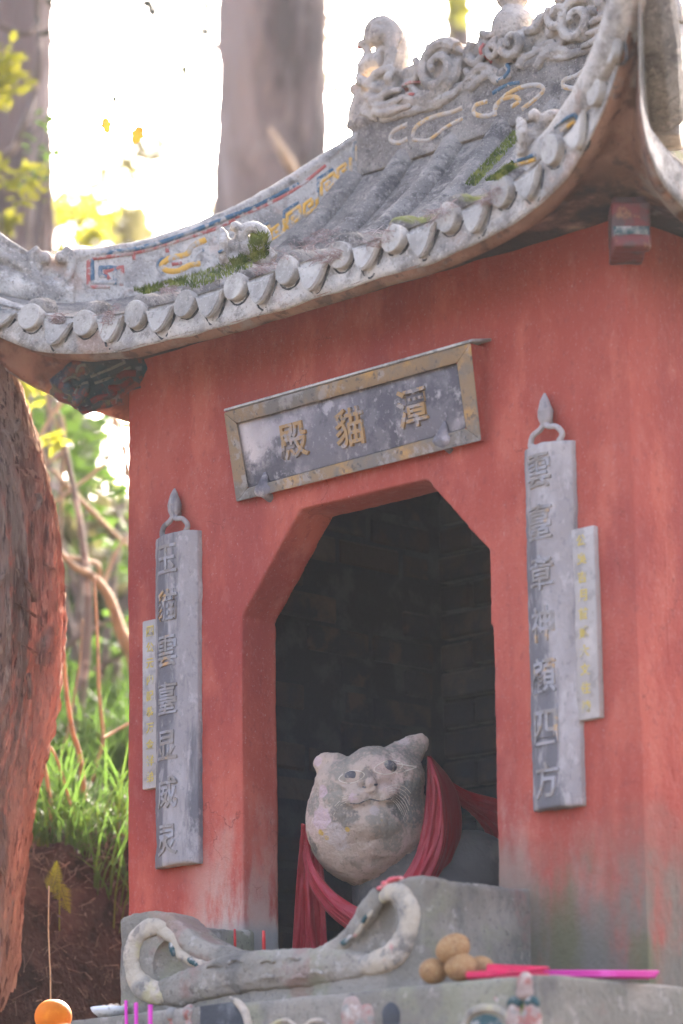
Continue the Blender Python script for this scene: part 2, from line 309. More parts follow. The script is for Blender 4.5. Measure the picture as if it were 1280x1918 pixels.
M['vine'] = material('dark_vine', (0.12, 0.085, 0.065), [((0.28, 0.2, 0.15), 12, 0.55, 0.7)], bump=((60, 0.4),))
M['soil'] = material('dark_soil', (0.032, 0.022, 0.017), [((0.06, 0.042, 0.032), 7, 0.48, 0.68), ((0.014, 0.01, 0.009), 12, 0.5, 0.7), ((0.1, 0.075, 0.055), 60, 0.6, 0.74, (1, 1, 1), 0.6)], bump=((14, 0.9), (70, 0.9)), bump_dist=0.02, spec=0.08)
M['root'] = material('dry_root', (0.07, 0.05, 0.038), [((0.15, 0.11, 0.082), 30, 0.5, 0.7)], bump=())
M['needle'] = material('dry_needles', (0.3, 0.2, 0.17), [((0.45, 0.36, 0.32), 40, 0.5, 0.65)], bump=())
def leafmat(n, c, tc, k=0.5, c2=None): return material(n, c, [(c2 or tuple(x*0.6 for x in c), 9, 0.48, 0.62)], rough=0.7, bump=(), spec=0.12, translucent=(tc, k))
M['grass'] = leafmat('green_grass', (0.035, 0.07, 0.02), (0.06, 0.11, 0.02), 0.45, (0.1, 0.11, 0.025))
M['leaf'] = leafmat('green_leaves', (0.045, 0.085, 0.025), (0.11, 0.19, 0.03), 0.45)
M['leafy'] = leafmat('yellow_green_leaves', (0.14, 0.15, 0.02), (0.27, 0.26, 0.025), 0.45, (0.08, 0.12, 0.02))
M['leafpale'] = leafmat('olive_leaves', (0.11, 0.105, 0.055), (0.2, 0.18, 0.07), 0.45, (0.13, 0.1, 0.05))
M['leafdark'] = leafmat('dark_leaves', (0.04, 0.06, 0.022), (0.09, 0.14, 0.03), 0.4)
M['leafdry'] = leafmat('dry_orange_leaf', (0.16, 0.075, 0.015), (0.2, 0.09, 0.01), 0.35, (0.06, 0.035, 0.015))
M['leafsil'] = leafmat('dark_dry_leaf', (0.03, 0.03, 0.022), (0.03, 0.035, 0.02), 0.2)
M['moss'] = material('moss', (0.12, 0.14, 0.03), [((0.24, 0.24, 0.06), 40, 0.48, 0.64), ((0.05, 0.075, 0.015), 25, 0.52, 0.7)], bump=(), rough=0.95, spec=0.05)
M['kiwi'] = material('kiwi_skin', (0.3, 0.155, 0.06), [((0.22, 0.11, 0.045), 30, 0.48, 0.7), ((0.42, 0.27, 0.13), 200, 0.5, 0.7, (1, 1, 1), 0.6)], bump=((350, 0.5),), bump_dist=0.001)
M['orange'] = material('orange_peel', (0.6, 0.15, 0.006), [((0.66, 0.19, 0.01), 30, 0.5, 0.7)], rough=0.62, bump=((420, 0.4),), bump_dist=0.0015, spec=0.15)
M['green_dot'] = material('fruit_stem', (0.12, 0.13, 0.04))
M['hotpink'] = material('magenta_paper', (0.62, 0.035, 0.26), [((0.7, 0.08, 0.36), 20, 0.5, 0.7)], rough=0.6, bump=())
M['redpaper'] = material('red_paper', (0.55, 0.012, 0.06), [((0.45, 0.01, 0.05), 16, 0.5, 0.7)], rough=0.55, bump=())
M['incred'] = material('incense_red', (0.55, 0.045, 0.035), [((0.4, 0.03, 0.03), 60, 0.5, 0.7)], bump=())
M['bamboo'] = material('incense_bamboo', (0.5, 0.3, 0.16), bump=())
M['incpink'] = material('incense_magenta', (0.6, 0.05, 0.32), bump=())
M['white'] = material('white_glaze', (0.72, 0.7, 0.66), [((0.45, 0.42, 0.38), 40, 0.58, 0.72)], rough=0.4, bump=())
M['ash'] = material('biscuit_crumbs', (0.42, 0.28, 0.17), [((0.6, 0.5, 0.4), 80, 0.5, 0.64)], bump=((120, 0.8),))
M['wax'] = material('pink_wax', (0.62, 0.1, 0.11), [((0.7, 0.3, 0.26), 40, 0.5, 0.65)], rough=0.5, bump=((60, 0.6),))
M['hill'] = material('leaf_litter_ground', (0.05, 0.038, 0.022), [((0.04, 0.055, 0.016), 1.2, 0.45, 0.65), ((0.08, 0.058, 0.035), 5, 0.5, 0.7), ((0.025, 0.018, 0.013), 9, 0.5, 0.7)], bump=((4, 0.8), (20, 0.8)), bump_dist=0.05, spec=0.05)

# ================================================================== GROUND
SOIL_L = -1.5
def hq(x, y): return (Vector((x, y, 0))-Vector((CAM.x, CAM.y, 0))).dot(hf)
def sm(a, b, x):
    t = max(0, min(1, (x-a)/(b-a))); return t*t*(3-2*t)
def ground_z(x, y):
    q = hq(x, y)
    z = lerp(-2.05, -0.12, sm(6.5, 7.05, q)) + 0.46*sm(7.15, 7.75, q)
    if q > 7.75: z += 0.34*min(q-7.75, 6.0)
    if q > 13.75: z -= 0.05*min(q-13.75, 60)
    dx = max(-1.75-x, x-0.35, 0); dy = max(-0.6-y, y-1.25, 0); d = sqrt(dx*dx+dy*dy)
    z = lerp(min(z, -0.45), z, sm(0.0, 0.35, d))
    z += 0.05*nz((x*1.7, y*1.7, 0))*sm(6.8, 7.6, q) + 0.025*nz((x*6, y*6, 3)) + (0.3*nz((x*.25, y*.25, 9)) if q > 10 else 0)
    return z
def ground():
    # fine near the shrine, coarse to the horizon
    us = sorted(set([-400, -250, -150, -90, -60, -40, -28, -20, -15, -11] + [round(-8+0.12*i, 3) for i in range(92)] + [3.2, 3.6, 4, 5, 6, 8, 10, 14, 20, 28, 40, 60, 90, 150, 250, 400]))
    vs = sorted(set([-400, -250, -150, -90, -50, -30, -20, -14, -10, -8, -6, -5, -4, -3, -2.5, -2] + [round(-1.5+0.12*i, 3) for i in range(70)] + [7.2, 7.6, 8, 9, 10, 11, 12, 13, 15, 18, 22, 28, 40, 60, 90, 150, 250, 400]))
    mb = MB(); mb.grid([[Vector((x, y, ground_z(x, y))) for x in us] for y in vs])
    return mb.build('ground', M['hill'], fixn=False)
g = ground(); g['kind'] = 'structure'; g['label'] = 'wooded ground sloping up behind the shrine'

# unseen earth sheet below the frame, added to bounce daylight onto front and eaves
M['bounce'] = material('bounce_packed_earth', (0.09, 0.075, 0.06), [((0.07, 0.06, 0.05), 2, 0.45, 0.7), ((0.12, 0.1, 0.08), 9, 0.55, 0.75, (1, 1, 1), 0.6)], bump=((30, 0.5),))
mb = MB(); mb.grid([[Vector((lerp(-7, 9, i/40), lerp(-14, -0.95, j/40), ground_z(lerp(-7, 9, i/40), lerp(-14, -0.95, j/40))*0-1.99)) for i in range(41)] for j in range(41)])
fc = mb.build('bounce_ground', M['bounce'], fixn=False); fc['kind'] = 'structure'; fc['label'] = 'unseen packed earth sheet added before the shrine to bounce light'

# ================================================================== SHRINE
cx, cy, A, B = -0.72, 0.5, 0.72, 0.5
XL, XR = cx-A, cx+A
shrine = empty('shrine', (cx, cy, -0.05))
tag(shrine, 'small red walled shrine with grey curled roof and octagonal doorway', 'shrine')
# ---- front wall with octagonal doorway
ZB, ZT = -0.055, 1.455; TH = 0.10
door = [(-1.077, 0.02), (-1.077, 0.795), (-0.9, 0.998), (-0.533, 0.998), (-0.369, 0.822), (-0.366, 0.02)]
mb = MB()
def slab(poly, y0=0.0, y1=TH): mb.prism([(x, y0, z) for x, z in poly], (0, y1-y0, 0))
slab([(XL, ZB), (-1.077, ZB), (-1.077, 0.795), (-1.077, ZT), (XL, ZT)])
slab([(-1.08, 0.795), (-0.9, 0.998), (-0.9, ZT), (-1.08, ZT)])
slab([(-0.905, 0.998), (-0.53, 0.998), (-0.53, ZT), (-0.905, ZT)])
slab([(-0.535, 0.998), (-0.369, 0.822), (-0.365, ZT), (-0.535, ZT)])
slab([(-0.369, 0.822), (-0.366, ZB), (XR, ZB), (XR, ZT), (-0.369, ZT)])
slab([(-1.09, ZB), (-0.36, ZB), (-0.36, 0.06), (-1.09, 0.06)])
fw = sculpt(mb, 'front_wall', M['red'], shrine, voxel=0.0055, smooth=1, disp=((0.25, 0.008), (0.02, 0.0022)))
# ---- side walls, back wall, floor, ceiling
def wall(name, lo, hi, mat='red'):
    m = MB(); m.box(lo, hi); return sculpt(m, name, M[mat], shrine, voxel=0.01, smooth=1, disp=((0.25, 0.008), (0.03, 0.002)))
sw = wall('side_wall', (XR-0.1, 0.085, ZB), (XR, 1.0, ZT)); sw2 = wall('side_wall', (XL, 0.085, ZB), (XL+0.1, 1.0, ZT)); bw = wall('back_wall', (XL+0.05, 0.92, ZB), (XR-0.05, 1.0, ZT))
mb = MB(); mb.box((XL+0.05, 0.05, -0.04), (XR-0.05, 0.95, 0.035)); mb.build('floor_slab', M['cement'], shrine, smooth=False)
mb = MB(); mb.box((XL+0.05, 0.05, 1.25), (XR-0.05, 0.95, 1.3)); mb.build('ceiling', M['mortar'], shrine, smooth=False)
def brick_mesh(L, H, T):
    m = MB(); b = 0.006
    m.box((0, 0, 0), (L, T, H)); me = m.mesh('brick'); bm = bmesh.new(); bm.from_mesh(me)
    bmesh.ops.bevel(bm, geom=bm.edges[:], offset=b, segments=1, affect='EDGES'); bm.to_mesh(me); bm.free(); me.materials.append(M['brick']); return me
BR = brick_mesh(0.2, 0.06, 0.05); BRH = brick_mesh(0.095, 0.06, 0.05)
def brickwork(parent, origin, along, length, face, courses, z0):
    rot = Matrix.Rotation(atan2(along.y, along.x), 4, 'Z')
    for c in range(courses):
        p = 0.0 if c % 2 == 0 else -0.105
        while p < length-0.02:
            me = BR; q = p
            if p < 0: me = BRH; q = 0.0
            if p+0.2 > length: me = BRH
            if q+ (0.095 if me is BRH else 0.2) > length+0.03: break
            o = bpy.data.objects.new('brick', me); COL.objects.link(o)
            loc = origin + along*q + face*R(-0.012, 0.0) + Vector((0, 0, z0+c*0.07+R(-.003, .003)))
            o.matrix_world = Matrix.Translation(loc) @ rot @ Matrix.Rotation(R(-.012, .012), 4, 'Y') @ Matrix.Rotation(R(-.02, .02), 4, 'Z')
            mw = o.matrix_world.copy(); setpar(o, parent); o.matrix_world = mw
            p += 0.21
for me in (BR, BRH): me.shade_flat()
# mortar beds then bricks: left inner wall (faces +x) and back inner wall (faces -y)
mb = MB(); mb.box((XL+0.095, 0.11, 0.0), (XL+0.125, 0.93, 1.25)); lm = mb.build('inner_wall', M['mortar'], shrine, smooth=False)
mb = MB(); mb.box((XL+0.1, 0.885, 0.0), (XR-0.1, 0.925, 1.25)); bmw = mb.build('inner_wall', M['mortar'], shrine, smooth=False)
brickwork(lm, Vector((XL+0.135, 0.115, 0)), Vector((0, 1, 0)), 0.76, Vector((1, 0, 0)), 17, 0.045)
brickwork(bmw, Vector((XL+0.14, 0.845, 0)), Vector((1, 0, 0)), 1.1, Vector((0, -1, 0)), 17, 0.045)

# ---- roof geometry
OT, OM = 0.42, 0.2
TX, TY, RL = A+OT, B+OT, 0.45
def ovh(t, sd=0): return OM+(OT-OM)*abs(t)**(4 if sd != 1 else 6)
def zf(t, sd=0): return 1.364+0.44*abs(t)**(5 if sd != 1 else 7.5)
def fh(t): return 0.086*(1-0.72*sm(0.66, 1.0, abs(t)))
def eave(side, t):
    if side == 0: return Vector((cx+t*TX, -ovh(t), 0))                 # front
    if side == 1: return Vector((cx+A+ovh(t, 1), cy+t*TY, 0))             # right
    if side == 2: return Vector((cx-t*TX, 2*cy+ovh(t), 0))             # back
    return Vector((cx-A-ovh(t), cy-t*TY, 0))                           # left
def ridgept(side, t):
    if side == 0: return Vector((cx+t*RL, cy, 0))
    if side == 1: return Vector((cx+RL, cy, 0))
    if side == 2: return Vector((cx-t*RL, cy, 0))
    return Vector((cx-RL, cy, 0))
def zsurf(s, t, sd=0): return 1.448+0.5*(0.45*s+0.55*s**3)+(zf(t, sd)-1.364+fh(t)-0.086)*(1-s)**4
def rsurf(side, s, t):
    p = eave(side, t).lerp(ridgept(side, t), s); p.z = zsurf(s, t, side); return p
NT, NS = 80, 30
mb = MB()
for sd in range(4):
    mb.grid([[rsurf(sd, j/NS, -1+2*i/NT) for i in range(NT+1)] for j in range(NS+1)])
roof = mb.build('roof', M['roofstone'], shrine, weld=1e-4)
# fascia: thick plaster edge under the tile ends, with an uneven lower lip
mb = MB()
for sd in range(4):
    rows = []
    for k in range(7):
        h = [0, 0, 0.02, 0.045, 0.07, 0.086, 0.086][k]; inw = [0.05, 0.0, 0.0, 0.003, 0.004, 0.004, 0.05][k]
        row = []
        for i in range(161):
            t = -1+2*i/160; e = eave(sd, t); c = Vector((cx, cy, 0)); n = (ridgept(sd, t)-e); n.z = 0; n.normalize()
            w = 0.003*nz((e.x*14, e.y*14, k*0.7))+0.005*nz((e.x*5, e.y*5, 4))
            row.append(e + n*(inw+0.004*nz((e.x*20, e.y*20, k))) + Vector((0, 0, zf(t, sd)+h/0.086*fh(t)+(w if k < 3 else 0))))
        rows.append(row)
    mb.grid(rows)
mb.build('eave_fascia', M['plaster'], roof, weld=1e-4)
# soffit
mb = MB()
def wallpt(sd, t):
    return [Vector((cx+t*A, 0, 0)), Vector((cx+A, cy+t*B, 0)), Vector((cx-t*A, 2*cy, 0)), Vector((cx-A, cy-t*B, 0))][sd]
for sd in range(4):
    rows = []
    for j in range(15):
        q = j/14; row = []
        for i in range(121):
            t = -1+2*i/120; e = eave(sd, t); w = wallpt(sd, t)
            n = (w-e).normalized()*0.0
            p = e.lerp(w.lerp(Vector((cx, cy, 0)), 0.04), q)
            zw, ze = 1.425, zf(t, sd)+0.004+0.005*nz((e.x*5, e.y*5, 4))
            # a rolled lip at the edge, then a cove up to the wall
            z = ze - 0.030*sin(min(1, q*3)*pi)*(1-abs(t)**6) + (zw-ze)*(1-(1-q)**2.0)
            p.z = z + 0.004*nz((p.x*12, p.y*12, 2)); row.append(p)
        rows.append(row)
    mb.grid(rows)
mb.build('soffit', M['soffit'], roof, weld=1e-4)
# ---- tiles
def disc_mesh():
    m = MB(); n = 20; prof = [(0.0, -0.0135), (0.018, -0.014), (0.0272, -0.0142), (0.0292, -0.0125), (0.0298, -0.008), (0.029, 0.03)]
    vs = []
    for r, y in prof:
        for j in range(n):
            a = 2*pi*j/n; w = 1+0.04*cos(2*a+1)
            vs.append((r*cos(a)*w, y, r*sin(a)*1.04))
    m.add(vs, [(i*n+j, i*n+(j+1)%n, (i+1)*n+(j+1)%n, (i+1)*n+j) for i in range(len(prof)-1) for j in range(n)])
    me = m.mesh('tile_end', weld=1e-6); me.shade_smooth(); me.set_sharp_from_angle(angle=radians(30)); me.materials.append(M['tile']); return me
def drip_mesh():
    out = []
    for i in range(13):
        u = -1+2*i/12; out.append((u*0.043, 0.012-0.010*(1-u*u)))
    for i in range(1, 12):
        u = 1-2*i/12; out.append((u*0.041, -0.058+0.058*abs(u)**2.0+0.006))
    m = MB(); m.prism([(x, -0.012+0.1*min(0, z), z) for x, z in out], (0, 0.012, 0))
    c = [(x*0.72, -0.0155, z*0.7-0.004) for x, z in out]
    me = m.mesh('drip_tile'); bm = bmesh.new(); bm.from_mesh(me)
    bmesh.ops.bevel(bm, geom=[e for e in bm.edges if len(e.link_faces) == 2 and e.calc_face_angle(0) > 1.2 and all(v.co.y < -0.0115+0.1*min(0, v.co.z) for v in e.verts)], offset=0.003, segments=2, affect='EDGES')
    bm.to_mesh(me); bm.free(); me.shade_smooth()
    me.set_sharp_from_angle(angle=radians(50)); me.materials.append(M['tile']); return me
DISC = [disc_mesh()]; DRIP = drip_mesh()
def roofz_front(x, y):
    t = (x-cx)/TX
    for _ in range(30):
        o = ovh(max(-1, min(1, t))); s = max(0, min(1, (y+o)/(cy+o))); t = (x-cx)/((1-s)*TX+s*RL)
        t = max(-1.2, min(1.2, t))
    return s, t
def child(name, me, parent, mw):
    o = bpy.data.objects.new(name, me); COL.objects.link(o); o.matrix_world = mw; setpar(o, parent); o.matrix_world = mw; return o
SP = 0.152
def eave_frame(sd, t, drop, outw):
    e = eave(sd, t); a = eave(sd, min(1, t+0.01)); b = eave(sd, max(-1, t-0.01))
    a.z = zf(min(1, t+.01), sd); b.z = zf(max(-1, t-.01), sd); X = (a-b).normalized(); Y = Vector((0, 0, 1)).cross(X).normalized(); Z = X.cross(Y)
    p = e - Y*outw; p.z = zf(t, sd)+drop
    m = Matrix((X, Y, Z)).transposed().to_4x4(); m.translation = p; return m
for sd, half in ((0, TX), (1, TY), (3, TY)):
    n = int(half*(0.95 if sd != 1 else 0.6)/SP)
    for k in range(-n, n+1):
        t = k*SP/half
        mw = eave_frame(sd, t, 0.070*fh(t)/0.086+R(-.003, .003), 0.001) @ Matrix.Rotation(R(-.08, .08), 4, 'X') @ Matrix.Rotation(R(-.1, .1), 4, 'Z') @ Matrix.Rotation(R(-3, 3), 4, 'Y') @ Matrix.Diagonal((R(.93, 1.05)*(fh(t)/0.086)**0.5, 1, R(.93, 1.05)*(fh(t)/0.086)**0.5, 1))
        child('tile_end', DISC[0], roof, mw)
        t2 = (k+0.5)*SP/half
        if abs(t2) < 0.985:
            mw = eave_frame(sd, t2, 0.064*fh(t2)/0.086+R(-.004, .004), 0.002) @ Matrix.Rotation(R(-.1, .02), 4, 'X') @ Matrix.Rotation(R(-.06, .06), 4, 'Y') @ Matrix.Diagonal((R(.86, 1.0)*(fh(t2)/0.086)**0.4, 1, R(.84, 1.0)*(fh(t2)/0.086)**0.5, 1))
            child('drip_tile', DRIP, roof, mw)
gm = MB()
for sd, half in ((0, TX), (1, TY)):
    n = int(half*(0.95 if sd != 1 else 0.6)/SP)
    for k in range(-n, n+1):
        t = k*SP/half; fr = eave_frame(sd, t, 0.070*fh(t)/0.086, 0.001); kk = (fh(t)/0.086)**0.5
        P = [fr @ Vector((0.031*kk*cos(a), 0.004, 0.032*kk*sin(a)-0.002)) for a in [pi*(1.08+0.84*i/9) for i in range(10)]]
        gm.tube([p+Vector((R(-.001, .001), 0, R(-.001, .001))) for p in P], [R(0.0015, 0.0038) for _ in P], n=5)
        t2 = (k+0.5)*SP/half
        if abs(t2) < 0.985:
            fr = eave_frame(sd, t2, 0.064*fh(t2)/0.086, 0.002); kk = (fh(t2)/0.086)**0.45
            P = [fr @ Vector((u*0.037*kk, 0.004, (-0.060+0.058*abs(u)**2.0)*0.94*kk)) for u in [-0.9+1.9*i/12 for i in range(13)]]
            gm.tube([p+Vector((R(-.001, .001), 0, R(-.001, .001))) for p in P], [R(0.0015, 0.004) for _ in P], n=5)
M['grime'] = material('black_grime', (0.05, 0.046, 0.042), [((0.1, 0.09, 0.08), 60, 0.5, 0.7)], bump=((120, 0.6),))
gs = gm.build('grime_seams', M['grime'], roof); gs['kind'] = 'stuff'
# roll tiles running up the front slope (and stubs on the sides)
def roll_tile(k):
    x = cx+k*SP; t0 = k*SP/TX; y = -ovh(t0)-0.004; pts = []
    while y < 0.5:
        s, t = roofz_front(x, y)
        if abs(t) > 0.985 or (abs(k) >= 4 and len(pts) > 3): break
        pts.append(Vector((x+0.004*nz((k*3, y*5, 0)), y, zsurf(s, t)-0.010+(0.012 if len(pts) < 3 else 0.0)))); y += 0.02
    if len(pts) < 2: return
    m = MB(); rr = [0.029+0.006*min(1, i/4)+0.0035*nz((k*5.1, i*0.13, 1)) for i in range(len(pts))]
    m.tube(pts, rr, n=18, squash=((1, 0, 0), 1.0))
    o = m.build('roll_tile', M['roofstone'], roof)
    mm = o.modifiers.new('d', 'SUBSURF'); mm.levels = 1; mm.render_levels = 1
    dd = o.modifiers.new('n', 'DISPLACE'); dd.texture = clouds(0.03); dd.strength = 0.006; dd.mid_level = 0.5
for k in range(-7, 8): roll_tile(k)

# ---- ridge: painted band, carved crest
YB = cy-0.045
mb = MB(); mb.box((cx-RL-0.01, cy-0.045, 1.9), (cx+RL+0.01, cy+0.045, 2.03)); mb.box((cx-RL-0.02, cy-0.052, 2.022), (cx+RL+0.02, cy+0.052, 2.04))
ridge = sculpt(mb, 'ridge', M['roofstone'], shrine, voxel=0.006, smooth=1, disp=((0.05, 0.006), (0.015, 0.002)))
def onridge(px, py, y=YB): return fac(px, py, y)
mb = MB()
# body slab following the crest outline
out = [(690, 238), (688, 215), (702, 180), (735, 155), (755, 128), (792, 108), (822, 84), (858, 80), (886, 92), (905, 70), (928, 52), (960, 45), (1000, 50), (1022, 14), (1060, 4), (1105, -14), (1150, -34), (1200, -40), (1230, 10), (1225, 60), (1200, 80), (1140, 96)]
pl = [onridge(px, py, cy-0.032) for px, py in out]
for p in pl: p.x = min(p.x, cx+RL+0.02)
mb.prism(pl, (0, 0.064, 0))
def rel(pts, r, y=cy-0.046, n=6, sq=1.0):
    """a relief ridge laid over the face of the crest, given by photo points"""
    P = smoothpath([onridge(px, py, y) for px, py in pts], 6); mb.tube(P, rads(len(P), *r) if hasattr(r, '__len__') else r, n=8)
def spiral(px, py, r0, turns, a0, r=(0.012, 0.006), y=cy-0.05, dirn=1):
    c = onridge(px, py, y); P = []
    mb.ball(c+Vector((0, 0.022, 0)), (r0*1.1, 0.022, r0*1.1), n=20, m=10)
    n = int(22*turns)
    for i in range(n+1):
        u = i/n; rad = r0*(1-0.82*u); a = a0+dirn*2*pi*turns*u
        P.append(c+Vector((cos(a)*rad, -0.002-0.016*u, sin(a)*rad)))
    mb.tube(P, rads(len(P), *r), n=8)
def blob(px, py, r, y=cy-0.03, sq=0.7): mb.ball(onridge(px, py, y), (r, r*sq, r), n=14, m=8)
# swirling clouds and leaves
spiral(826, 128, 0.062, 1.5, 0.6, (0.016, 0.008)); spiral(964, 82, 0.034, 1.25, 2.6, (0.013, 0.007), cy-0.055); spiral(930, 95, 0.024, 1.2, 1.2, (0.010, 0.006), cy-0.05)
spiral(1085, 40, 0.055, 1.4, 0.9, (0.015, 0.008)); spiral(1050, 28, 0.034, 1.2, 2.4, (0.012, 0.007)); spiral(1165, 0, 0.045, 1.3, 2.0, (0.013, 0.007), cy-0.04, -1)
rel([(752, 190), (790, 185), (812, 178), (850, 150), (860, 112)], (0.016, 0.02, 0.012)); rel([(765, 178), (800, 195), (845, 180), (872, 155)], (0.010, 0.014, 0.008))
rel([(880, 168), (900, 150), (918, 140), (930, 150), (945, 150), (955, 138), (950, 122)], (0.009, 0.013, 0.010, 0.007)); rel([(868, 160), (895, 132), (915, 126), (935, 138)], (0.008, 0.011, 0.007))
rel([(975, 128), (985, 110), (1005, 100), (1020, 85), (1040, 78)], (0.016, 0.010, 0.007)); rel([(1005, 128), (1020, 108), (1045, 95), (1080, 98), (1120, 82)], (0.012, 0.014, 0.010, 0.006))
rel([(1060, 60), (1090, 72), (1120, 60), (1140, 45)], (0.010, 0.014, 0.007)); rel([(1100, 20), (1125, 22), (1150, 30), (1178, 20)], (0.010, 0.012, 0.008)); rel([(1130, 75), (1160, 60), (1190, 45)], (0.009, 0.013, 0.008))
rel([(778, 110), (785, 130), (776, 150), (755, 160)], (0.009, 0.009, 0.007)); rel([(884, 78), (876, 105), (893, 118), (905, 100), (898, 82)], (0.010, 0.012, 0.010, 0.008))
for px, py, r in ((838, 92, .026), (858, 100, .022), (805, 105, .022), (888, 100, .02), (912, 80, .026), (1015, 45, .026), (1035, 60, .02), (1060, 18, .03), (1110, 2, .028), (1000, 70, .018), (790, 140, .02), (1140, 8, .03)): blob(px, py, r)
for pts, r in (([(760, 150), (780, 172), (806, 190), (840, 190)], (0.007, 0.010, 0.006)), ([(800, 88), (822, 100), (850, 92), (872, 98)], (0.008, 0.011, 0.007)), ([(870, 130), (886, 146), (905, 150)], (0.007, 0.009, 0.005)), ([(900, 60), (916, 66), (934, 62)], (0.008, 0.010, 0.006)), ([(985, 60), (1004, 52), (1020, 30)], (0.010, 0.012, 0.008)),
               ([(1000, 92), (1022, 96), (1045, 86), (1062, 70)], (0.008, 0.012, 0.006)), ([(1030, 108), (1060, 108), (1095, 96), (1130, 90)], (0.007, 0.010, 0.006)), ([(1040, 0), (1070, -4), (1098, 4)], (0.009, 0.012, 0.008)), ([(1110, 40), (1130, 52), (1155, 50), (1185, 32)], (0.009, 0.013, 0.007)), ([(715, 225), (750, 214), (785, 206), (830, 196)], (0.010, 0.012, 0.008))): rel(pts, r, cy-0.046)
crest = sculpt(mb, 'carved_crest', M['crest'], ridge, voxel=0.0029, smooth=0, disp=((0.02, 0.005), (0.006, 0.003)))
# central gourd
mb = MB(); gc = onridge(962, 66, cy-0.01)
mb.ball(gc+Vector((0, 0, 0.012)), (0.052, 0.05, 0.058), n=24, m=14); mb.ball(gc+Vector((0, 0, 0.098)), (0.04, 0.04, 0.042), n=20, m=12); mb.tube([gc+Vector((0, 0, 0.12)), gc+Vector((0, 0, 0.16)), gc+Vector((0, 0, 0.19))], [0.018, 0.016, 0.005], n=10)
sculpt(mb, 'gourd_finial', M['crest'], ridge, voxel=0.004, smooth=2, disp=((0.02, 0.004), (0.007, 0.0018)))
# dragon at each end of the ridge
def dragon():
    global mb
    mb = MB(); y = cy-0.03
    rel([(705, 225), (722, 185), (738, 140), (744, 100), (738, 66), (722, 46), (703, 48), (694, 66), (704, 80)], (0.045, 0.04, 0.032, 0.028, 0.026, 0.022, 0.02, 0.018, 0.015), cy-0.02)
    blob(710, 66, 0.024, cy-0.035, 1.0); mb.ball(onridge(716, 66, cy-0.01), (0.034, 0.024, 0.034)); mb.ball(onridge(722, 92, cy-0.01), (0.026, 0.024, 0.034))
    spiral(712, 62, 0.026, 1.2, 1.0, (0.009, 0.006), cy-0.036)
    rel([(722, 112), (700, 118), (686, 130), (680, 150)], (0.028, 0.026, 0.022, 0.016), cy-0.02)
    rel([(676, 128), (690, 100), (678, 84)], (0.016, 0.012, 0.009), cy-0.02)
    blob(676, 82, 0.012); blob(668, 168, 0.016, cy-0.02, 1.2)
    blob(728, 146, 0.014, cy-0.065); rel([(690, 160), (705, 140), (728, 130), (742, 135)], (0.012, 0.012, 0.008), cy-0.058)
    rel([(672, 150), (690, 158), (710, 165), (740, 160)], (0.014, 0.012, 0.012, 0.008), cy-0.055)
    rel([(685, 178), (705, 186), (730, 172), (752, 168)], (0.010, 0.010, 0.010, 0.006), cy-0.06)
    rel([(693, 192), (712, 200), (735, 192), (758, 182)], (0.010, 0.010, 0.010, 0.006), cy-0.06)
    rel([(700, 208), (722, 212), (745, 205), (770, 198)], (0.010, 0.012, 0.010, 0.006), cy-0.058)
    rel([(690, 240), (690, 215), (695, 190), (700, 170)], (0.05, 0.048, 0.045, 0.04), cy-0.005)
    rel([(720, 235), (722, 210), (730, 185)], (0.045, 0.04, 0.03), cy-0.005)
    for i in range(7):
        rel([(735+i*3, 120-i*8), (742+i*1.2, 118-i*8)], (0.007, 0.004), cy-0.05)
dragon(); dr = sculpt(mb, 'ridge_dragon', M['crest'], ridge, voxel=0.0036, smooth=2, disp=((0.02, 0.005), (0.007, 0.002)))
me2 = dr.data.copy(); me2.transform(Matrix.Translation((2*cx, 0, 0)) @ Matrix.Diagonal((-1, 1, 1, 1))); me2.flip_normals(); link_mesh('ridge_dragon', me2, M['crest'], ridge)
# coloured traces on the crest and the dragon
def stroke(pts, w, mat, parent, fn, name='painted_line', lift=0.0, n=6, seg=6):
    P = smoothpath([fn(*p) for p in pts], seg); m = MB(); m.tube(P, w, n=n); return m.build(name, M[mat], parent)
def line_on(o, pts, w, mat, parent, y, name='painted_line'):
    """a paint line that lies on the surface met along the view of the crest front"""
    P = []
    inv = o.matrix_world.inverted()
    for p in smoothpath([Vector((px, py, 0)) for px, py in pts], 8):
        c = onridge(p.x, p.y, y); hit, loc, nn, i = o.ray_cast(c+Vector((0, -0.3, 0)), Vector((0, 1, 0)))
        P.append((loc if hit and loc.y < cy-0.01 else c)+Vector((0, -0.0005, 0)))
    P2 = [P[0]]+[(P[i-1]+P[i]+P[i+1])/3 for i in range(1, len(P)-1)]+[P[-1]]
    m = MB(); m.tube(P2, w, n=6); return m.build(name, M[mat], parent)
bpy.context.view_layer.update()
line_on(crest, [(798, 104), (792, 125), (788, 148), (768, 158), (756, 165), (758, 175), (785, 180)], 0.004, 'pred', ridge, YB)
line_on(crest, [(950, 118), (958, 130), (952, 146), (938, 154)], 0.0045, 'pblue', ridge, YB)
line_on(crest, [(908, 82), (906, 100), (915, 115)], 0.004, 'pred', ridge, YB)
line_on(crest, [(1128, 20), (1145, 24), (1165, 10), (1182, 6)], 0.005, 'pred', ridge, YB); line_on(crest, [(1148, 40), (1160, 28), (1178, 22)], 0.0045, 'pblue', ridge, YB)
mb = MB(); mb.ball(onridge(676, 146, cy-0.03), (0.014, 0.014, 0.016)); mb.build('painted_tongue', M['pyellow'], ridge)
mb = MB(); mb.ball(onridge(674, 88, cy-0.03), (0.007, 0.007, 0.007)); mb.build('painted_tip', M['pred'], ridge)
